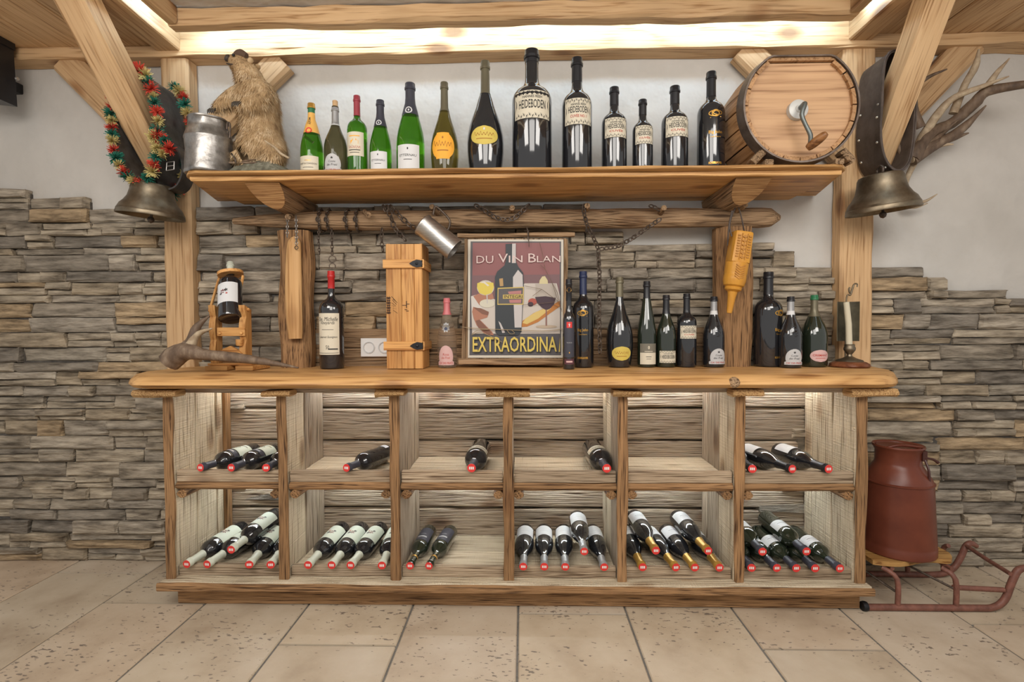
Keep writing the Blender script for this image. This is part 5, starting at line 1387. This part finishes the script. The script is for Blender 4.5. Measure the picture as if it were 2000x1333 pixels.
def hoop(y, w_, k0, k1, nm='hoop'):
    mb = MB(); vs = []
    A = [(y, k0 + .004), (y, k0 + .034), (y + w_, k1 + .034), (y + w_, k1 + .004)]
    pts = [2 * PI * i / 72 + PI / 2 for i in range(72)]
    for yy, k in A:
        for a in pts: vs.append((bc.x + math.cos(a) * RB * k, yy, bc.z + min(math.sin(a), cutz + .045) * RB * k))
    fs = [[i * 72 + j, i * 72 + (j + 1) % 72, ((i + 1) % 4) * 72 + (j + 1) % 72, ((i + 1) % 4) * 72 + j] for i in range(4) for j in range(72)]
    return part(mb.add(vs, fs), nm, speckle('hoop_iron', [(.3, (.10, .075, .06)), (.7, (.21, .17, .145))], 16, 4, .45, .1, metal=.6), br, smooth=40)
hoop(y0 - .004, .055, .972, 1.0); hoop(y1 - .06, .035, .955, .94)
hb = P(1560, 213, YF)
mb = lathe(MB(), [(0, .008), (.014, .008), (.016, .004), (.034, .003), (.039, .0), (.039, -.024)], 24, axisM((hb.x, YF - .0, hb.z), (0, -1, 0))); part(mb, 'hub', plain('galvanised', (.55, .55, .53), .5, .2), br, smooth=35)
cr = MB(); tube(cr, [Vector((hb.x, YF - .012, hb.z)), Vector((hb.x, YF - .045, hb.z)), P(1566, 224, YF - .05), P(1574, 245, YF - .05), P(1583, 264, YF - .055), P(1582, 282, YF - .06)], [.010, .012, .011, .010, .011, .011], 10, sm=3, flat=.8)
part(cr, 'crank', plain('grey_iron', (.16, .18, .175), .45, .7), br, smooth=50)
mb = MB(); a = P(1577, 290, YF - .055); b = P(1615, 260, YF - .11); tube(mb, [a, a.lerp(b, .15), a.lerp(b, .5), a.lerp(b, .85), b], [.012, .016, .018, .015, .009], 14, sm=3); part(mb, 'crank_handle', wood('handle_wood', (.34, .16, .06), (.15, .06, .02), 0, 10, .35, .05, 0), br, smooth=60)
for x in (1496, 1632):
    q = P(x, 305, YF + .03); mb = MB(); s_ = 1 if x > 1560 else -1
    beam(mb, (q.x, YF + .0, TOPZ + .012), (q.x, y1 - .03, TOPZ + .012), .035, .022, (0, 0, 1), .003)
    beam(mb, (q.x + s_ * .018, YF + .03, TOPZ + .060), (q.x + s_ * .062, YF + .03, TOPZ + .014), .05, .030, (0, 0, 1), .006)
    part(mb, 'foot', WR[1], br)

# ------------------------------------------------------------------ bell collars
def bell(name, label, c, tilt, rr, h, seedm):
    b = thing(name, label, 'bell', (c.x, c.y, c.z))
    M = Matrix.Translation(c) @ Euler(tilt).to_matrix().to_4x4()
    pr = [(rr, 0), (rr * 1.01, .006), (rr * .97, h * .16), (rr * .92, h * .26), (rr * .90, h * .30), (rr * .80, h * .40), (rr * .70, h * .55), (rr * .645, h * .75), (rr * .62, h * .90), (rr * .58, h * .97), (rr * .50, h), (0, h), ]
    ins = [(0, h * .93), (rr * .50, h * .93), (rr * .60, h * .72), (rr * .68, h * .5), (rr * .80, h * .30), (rr * .93, h * .06), (rr, 0)]
    part(lathe(MB(), ins + pr[1:], 48, M), 'bell', BRASS, b, smooth=40)
    part(lathe(MB(), [(rr * .975, h * .10), (rr * .99, h * .13), (rr * .965, h * .18), (rr * .95, h * .17)], 48, M), 'rim_band', BRASS, b, smooth=40)
    mb = MB(); tube(mb, [M @ Vector((0, 0, h * .9)), M @ Vector((.004, 0, h * .4)), M @ Vector((.0, 0, -.012))], [.005, .005, .006], 8); lathe(mb, [(0, -.030), (.011, -.024), (.015, -.013), (.011, -.002), (0, .002)], 12, M); part(mb, 'clapper', IRON, b, smooth=50)
    mb = MB(); q = M @ Vector((0, 0, h + .006)); ring(mb, q + Vector((0, 0, .012)), (1, .0, 0), .020, .006, 14, 8); part(mb, 'crown_loop', IRON, b, smooth=60)
    return b
def strap(mb, loop, y0, y1, th, close=True):
    """loop: list of (x, z) of the outer face, band from y0 to y1 (depth)"""
    L = [Vector((x, 0, z)) for x, z in loop]; n = len(L)
    vs = []
    for i, p in enumerate(L):
        d = (L[(i + 1) % n] - L[i - 1]).normalized(); nm = Vector((d.z, 0, -d.x))
        for y, o in ((y0, 0), (y1, 0), (y1, th), (y0, th)): vs.append(p + nm * -o + Vector((0, y, 0)))
    m = n if close else n - 1
    fs = [[i * 4 + k, i * 4 + (k + 1) % 4, ((i + 1) % n) * 4 + (k + 1) % 4, ((i + 1) % n) * 4 + k] for i in range(m) for k in range(4)]
    return mb.add(vs, fs)
# left: black collar with wool tufts
YL0, YL1 = 2.30, 2.485
lc = [P(x, y, YL0) for x, y in ((222, 195), (221, 230), (222, 270), (228, 305), (240, 333), (258, 351), (278, 355), (296, 344), (306, 318), (310, 285), (312, 250), (308, 215), (300, 180), (290, 155), (278, 142), (262, 138), (245, 148), (230, 168))]
loopL = [(p.x, p.z) for p in smoothpath(lc + [lc[0]], 3)[:-1]]
fc = thing('bell_collar', 'black leather cow collar trimmed with red, green and yellow wool tufts', 'collar', P(265, 250, 2.39))
part(strap(MB(), loopL, YL0, YL1, .008), 'strap', LEATHER, fc, smooth=60)
tr = MB(); tube(tr, [Vector((x, YL0 - .002, z)) for x, z in loopL], .0045, 6, closed=True); part(tr, 'piping', col('tan_piping', (.34, .27, .16), .7), fc, smooth=60)
TC = [col('wool_red', (.55, .055, .03), .9), col('wool_green', (.015, .15, .10), .9), col('wool_yellow', (.52, .42, .16), .9)]
rt = random.Random(8); tmesh = []
for c in range(3):
    for v in range(3):
        mb = MB()
        for _ in range(120):
            d = Vector((rt.gauss(0, 1), rt.gauss(-.4, .8), rt.gauss(-.3, 1))).normalized(); l = rt.uniform(.014, .027); sd = d.cross(Vector((rt.random(), rt.random(), rt.random()))).normalized() * .0020
            mb.add([sd * -1, sd, d * l + sd * .5, d * l - sd * .5], [[0, 1, 2, 3]])
        o = part(mb, 'tuft', TC[c], fc, world=False); tmesh.append(o.data); bpy.data.objects.remove(o)
def tuft(p, c, par=fc):
    o = bpy.data.objects.new('tuft', tmesh[c * 3 + rt.randrange(3)]); COL.objects.link(o); o.parent = par
    o.location = Vector(p) - root_of(par).location; o.rotation_euler = (rt.uniform(-.6, .6), rt.uniform(0, 6), rt.uniform(-.6, .6)); sc = rt.uniform(1.1, 1.6); o.scale = (sc, sc, sc)
seq = [0, 1, 2]
cnt = 0
P_ = smoothpath(lc + [lc[0]], 6); acc = 0; last = P_[0]
for p in P_:
    acc += (p - last).length; last = p
    if acc > .028:
        acc = 0; tuft(Vector((p.x, YL0 - .008, p.z)), seq[cnt % 3]); cnt += 1
for i, (x, y) in enumerate(((340, 170), (350, 178), (357, 190), (361, 205), (366, 220), (371, 238), (374, 252), (373, 268), (352, 302), (360, 318), (358, 345), (348, 372), (338, 378), (318, 300), (330, 290), (322, 275), (300, 268), (308, 262))):
    tuft(P(x, y, 2.47 if i < 13 else 2.28), seq[(i + 1) % 3])
# second, plain strap of the collar with a buckle
l2 = [P(x, y, 2.33) for x, y in ((314, 272), (330, 280), (345, 300), (350, 330), (340, 358), (320, 366), (302, 348), (297, 310))]
lp2 = [(p.x, p.z) for p in smoothpath(l2 + [l2[0]], 3)[:-1]]
part(strap(MB(), lp2, 2.345, 2.43, .007), 'lower_strap', LEATHER, fc, smooth=60)
mb = MB(); q = P(332, 325, 2.335)
for a, b in (((-.018, -.02), (.018, -.014)), ((.018, -.014), (.020, .022)), ((.020, .022), (-.014, .018)), ((-.014, .018), (-.018, -.02)), ((-.016, 0), (.019, .004))):
    tube(mb, [q + Vector((a[0], 0, a[1])), q + Vector((b[0], 0, b[1]))], .0022, 6)
part(mb, 'buckle', plain('steel_buckle', (.5, .48, .45), .35, .8), fc, smooth=60)
bell('cow_bell', 'bronze cow bell hanging under the collar with wool tufts, left of the counter', P(295, 424, 2.362) + Vector((0, 0, 0)), (math.radians(2), math.radians(6), 0), .136, .150, 1)
# right: riveted collar
YR0, YR1 = 2.335, 2.50
rc = [P(x, y, YR0) for x, y in ((1722, 200), (1719, 240), (1720, 275), (1727, 308), (1742, 330), (1760, 334), (1776, 318), (1784, 285), (1788, 240), (1790, 195), (1788, 150), (1778, 118), (1760, 100), (1740, 100), (1728, 120), (1723, 160))]
loopR = [(p.x, p.z) for p in smoothpath(rc + [rc[0]], 3)[:-1]]
rcol = thing('bell_collar', 'wide dark brown leather cow collar studded with rivets, right of the barrel', 'collar', P(1750, 230, 2.42))
part(strap(MB(), loopR, YR0, YR1, .009), 'strap', BRLEA, rcol, smooth=60)
tr = MB(); tube(tr, [Vector((x, YR0, z)) for x, z in loopR], .0045, 6, closed=True); part(tr, 'edge', BRLEA, rcol, smooth=60)
for y, e in ((150, 0), (165, 1), (186, 0), (231, 0), (252, 1), (277, 0), (295, 1), (322, 0)):
    yy = YR0 + (.022 if e == 0 else YR1 - YR0 - .022); best = min(loopR[:30], key=lambda q: abs(P(1720, y, YR0).z - q[1]) + (10 if q[0] > P(1745, 640, YR0).x else 0))
    mb = lathe(MB(), [(0, .005), (.004, .004), (.006, 0), (.006, -.002)], 10, axisM((best[0] - .0008, yy, best[1]), (-1, -.1, 0))); part(mb, 'rivet', plain('rivet_steel', (.6, .57, .5), .3, .8), rcol, smooth=60)
bell('cow_bell', 'greenish bronze cow bell hanging under the riveted collar, right of the counter', P(1724, 414, 2.355), (math.radians(3), math.radians(-7), 0), .143, .165, 2)

# ------------------------------------------------------------------ antlers behind the right collar
da = thing('deer_antlers', 'pair of branching deer antlers fixed behind the riveted collar, right edge', 'antlers', P(1790, 300, 2.475))
def tine(pts, rad, mat=ANT, nm='tine', par=None):
    mb = MB(); tube(mb, [P(x, y, Yq) for x, y, Yq in pts], [q * 1.02 for q in rad], 10, sm=4, jit=.15); return part(mb, nm, mat, par or da, smooth=60)
tine([(1782, 312, 2.475), (1815, 262, 2.475), (1860, 240, 2.48), (1900, 205, 2.43), (1930, 178, 2.39), (2010, 164, 2.30)], [.030, .026, .024, .026, .022, .016], ANT, 'beam')
tine([(1788, 300, 2.475), (1810, 255, 2.475), (1838, 215, 2.45), (1865, 190, 2.42), (1910, 172, 2.38), (1971, 149, 2.32)], [.024, .020, .017, .014, .011, .003], ANTL, 'beam')
tine([(1925, 175, 2.40), (1945, 145, 2.38), (1972, 114, 2.36)], [.017, .011, .003], ANTL)
tine([(1797, 250, 2.475), (1784, 210, 2.47), (1790, 170, 2.43), (1815, 150, 2.40), (1850, 135, 2.37)], [.022, .017, .012, .008, .003])
tine([(1912, 96, 2.40), (1905, 130, 2.42), (1885, 165, 2.45), (1862, 222, 2.47)], [.004, .014, .014, .018], ANTL)
tine([(1782, 315, 2.475), (1830, 282, 2.475), (1875, 255, 2.45), (1926, 206, 2.40)], [.024, .022, .020, .003])
tine([(1785, 305, 2.475), (1820, 278, 2.475), (1845, 256, 2.48), (1872, 234, 2.44)], [.020, .018, .012, .003])
tine([(1786, 298, 2.475), (1830, 278, 2.475), (1860, 270, 2.475), (1892, 260, 2.46)], [.022, .020, .016, .003])
tine([(1778, 312, 2.475), (1810, 296, 2.475), (1835, 284, 2.475), (1862, 282, 2.46)], [.020, .018, .012, .003], ANTL)
tine([(1772, 228, 2.475), (1756, 255, 2.45), (1757, 285, 2.42), (1765, 308, 2.40), (1776, 320, 2.39)], [.016, .015, .014, .013, .010])
o = MB(); tube(o, [P(1786, 318, 2.50), P(1768, 360, 2.53), P(1772, 400, 2.53), P(1790, 396, 2.52), P(1808, 393, 2.50), P(1831, 379, 2.47)], [.014, .012, .012, .009, .007, .002], 8, sm=4)
tube(o, [P(1771, 404, 2.53), P(1790, 404, 2.52), P(1812, 397, 2.5)], [.010, .008, .002], 8, sm=4)
part(o, 'tine', ANTL, da, smooth=60)

# ------------------------------------------------------------------ speaker top left
sp = thing('loudspeaker', 'black loudspeaker cut by the left edge, under the soffit', 'speaker', (-2.40, 2.3, 2.25))
a = P(26, 88, 2.46); b = P(32, 209, 2.46)
mb = MB(); ol = [(a.x, a.z), (b.x + .005, b.z), (b.x - .25, b.z + .03), (a.x - .25, a.z + .03)]
prism(mb, ol, 2.34, 2.46); part(mb, 'cabinet', BLACK, sp)
mb = MB(); prism(mb, [(a.x - .02, a.z - .03), (b.x - .02, b.z + .025), (b.x - .23, b.z + .05), (a.x - .23, a.z - .01)], 2.332, 2.339); part(mb, 'grille', col('speaker_grille', (.03, .03, .035), .7), sp)
mb = MB(); prism(mb, [(a.x + .004, a.z + .01), (a.x + .006, a.z - .025), (a.x - .25, a.z + .005), (a.x - .25, a.z + .045)], 2.335, 2.465); part(mb, 'top_cap', BLACK, sp)
mb = MB(); q = P(37, 154, 2.44); lathe(mb, [(0, .01), (.008, .008), (.009, 0)], 10, axisM(q + Vector((-.012, 0, 0)), (1, 0, 0))); part(mb, 'knob', plain('steel_knob', (.6, .6, .58), .3, .8), sp, smooth=50)
mb = MB(); beam(mb, (a.x - .12, 2.465, (a.z + b.z) / 2), (a.x - .12, YW, (a.z + b.z) / 2), .05, .05, (0, 0, 1), .004); part(mb, 'bracket', BLACK, sp)

# ------------------------------------------------------------------ sledge and milk churn
sl = thing('sledge', 'old red iron sledge with a wooden seat standing on the floor right of the rack', 'sledge', (1.85, 2.3, 0))
Yn, Yf = 2.165, 2.46
def G(x, y, Yq): return P(x, y, Yq)
rr_ = .0138
mb = MB(); tube(mb, [Vector((G(1688, 1188, Yn).x, Yn, rr_)), Vector((G(1760, 1188, Yn).x, Yn, rr_)), Vector((G(1900, 1190, Yn).x, Yn, rr_)), Vector((G(1940, 1190, Yn).x, Yn, rr_ + .004)), G(1962, 1172, Yn), G(1976, 1138, Yn), G(1988, 1115, Yn), G(2004, 1110, Yn)], [rr_] * 8, 10, sm=4); part(mb, 'runner', SLED, sl, smooth=60)
mb = MB(); lathe(mb, [(0, -.012), (.019, -.010), (.021, 0), (.019, .010), (0, .012)], 12, axisM((G(1688, 1188, Yn).x, Yn, rr_ + .004), (1, 0, 0))); part(mb, 'end_cap', plain('black_iron', (.02, .02, .022), .45, .5), sl, smooth=50)
mb = MB(); tube(mb, [Vector((G(1690, 1120, Yf).x, Yf, rr_)), Vector((G(1750, 1120, Yf).x, Yf, rr_)), Vector((G(1832, 1120, Yf).x, Yf, rr_)), G(1860, 1112, Yf), G(1876, 1090, Yf), G(1886, 1068, Yf), G(1897, 1062, Yf), G(1908, 1068, Yf)], [rr_, rr_, rr_, rr_, rr_, rr_, rr_, rr_ * .7], 10, sm=4); part(mb, 'runner', SLED, sl, smooth=60)
zs = .165
for xa, xb_, Yq in ((1736, 1753, Yn), (1855, 1867, Yn), (1772, 1772, Yf), (1842, 1842, Yf)):
    bot = Vector((G(xb_, 1180, Yq).x, Yq, rr_)); yi = Yq + (.04 if Yq == Yn else -.03)
    top = Vector((G(xa, 1100, Yq).x + .0, yi, zs)); mid = Vector((bot.x - .004, Yq, zs - .03))
    mb = MB(); tube(mb, [bot, mid, top], [.0105, .0105, .010], 8, sm=4); part(mb, 'strut', SLED, sl, smooth=60)
xs_ = [G(1740, 1100, Yn + .04).x, G(1856, 1100, Yn + .04).x]
for x in xs_:
    mb = MB(); tube(mb, [Vector((x, Yn + .03, zs)), Vector((x, Yf - .02, zs))], .009, 8); part(mb, 'cross_bar', SLED, sl, smooth=60)
mb = MB(); tube(mb, [G(1862, 1148, Yn), G(1960, 1153, Yn)], .011, 8); part(mb, 'side_bar', SLED, sl, smooth=60)
mb = MB(); tube(mb, [G(1886, 1066, Yf), G(1930, 1095, (Yn + Yf) / 2), G(1974, 1122, Yn)], .009, 8); part(mb, 'front_bar', SLED, sl, smooth=60)
mb = MB(); tube(mb, [Vector((xs_[0] + .06, Yf - .06, zs)), G(1862, 1150, Yn)], .005, 6); tube(mb, [Vector((xs_[0] - .12, Yf - .06, zs - .01)), G(1755, 1160, Yn)], .005, 6); part(mb, 'stay_rod', IRON, sl, smooth=60)
mb = MB(); n = 24; top_ = []; 
fe = []; be = []
xA, xB = 1.50, G(1868, 1090, 2.25).x
for i in range(n + 1):
    t = i / n; x = xA + (xB - xA) * t
    e = max(0, (t - .82) / .18) ** 2
    fe.append((x, Yn + .045 - .02 * math.sin(t * 7) + .09 * e)); be.append((x, Yf + .02 + .01 * math.sin(t * 8) - .08 * e))
vs = []
for zz in (zs + .010, zs + .030):
    vs += [(x, y, zz) for x, y in fe] + [(x, y, zz) for x, y in be]
m_ = n + 1
fs = [[i, i + 1, m_ + i + 1, m_ + i] for i in range(n)] + [[2 * m_ + i, 2 * m_ + i + 1, 3 * m_ + i + 1, 3 * m_ + i] for i in range(n)] + [[i, i + 1, 2 * m_ + i + 1, 2 * m_ + i] for i in range(n)] + [[m_ + i, m_ + i + 1, 3 * m_ + i + 1, 3 * m_ + i] for i in range(n)] + [[0, m_, 3 * m_, 2 * m_], [n, m_ + n, 3 * m_ + n, 2 * m_ + n]]
part(mb.add(vs, fs), 'seat', wood('sledge_seat', (.50, .29, .10), (.28, .13, .035), 0, 18, .5, .2, .3), sl)
zc0 = zs + .031; Ych = 2.325; cx = G(1752, 1000, Ych).x
mk = thing('milk_churn', 'tall red-brown milk churn standing on the sledge seat', 'churn', (cx, Ych, zc0))
hh = P(1742, 868, Ych).z - zc0; rb = 62.5 * Ych / 1000; M0 = Matrix.Translation((cx, Ych, zc0))
part(lathe(MB(), [(0, .006), (rb * .98, 0), (rb * 1.0, .004), (rb * 1.0, .036), (rb * .985, .040), (rb * .99, .05), (rb * .90, hh * .650), (rb * .928, hh * .655), (rb * .928, hh * .665), (rb * .89, hh * .672), (rb * .84, hh * .71), (rb * .68, hh * .79), (rb * .62, hh * .82), (rb * .60, hh * .84), (rb * .60, hh * .94), (rb * .64, hh * .965), (rb * .68, hh * .985), (rb * .67, hh), (rb * .60, hh * .99), (rb * .56, hh * .95), (0, hh * .94)], 48, M0), 'body', RUST, mk, smooth=35)
part(lathe(MB(), [(0, hh * .945), (rb * .50, hh * .95), (rb * .58, hh * .965), (rb * .56, hh * .985), (rb * .30, hh * .975), (0, hh * .972)], 36, M0), 'lid', RUST, mk, smooth=35)
mb = MB(); tube(mb, [M0 @ Vector((-rb * .5, -.03, hh * .98)), M0 @ Vector((-.02, -.045, hh * 1.01)), M0 @ Vector((rb * .55, -.04, hh * .985))], [.006] * 3, 8, sm=4); part(mb, 'lid_handle', RUST, mk, smooth=60)
mb = MB(); q = M0 @ Vector((rb * .42, -rb * .47, hh * .93)); box(mb, q + Vector((-.010, -.012, -.025)), q + Vector((.010, .004, .02)), .003)
tube(mb, [q + Vector((.0, -.008, -.01)), q + Vector((.03, -.01, -.015)), q + Vector((.055, -.01, -.03))], [.005, .005, .007], 8, sm=3); tube(mb, [q + Vector((0, -.008, -.02)), q + Vector((.0, -.03, -.06)), q + Vector((.0, -.032, -.11))], [.005, .005, .006], 8, sm=3); part(mb, 'latch', plain('dark_red_latch', (.05, .014, .01), .4), mk, smooth=40)
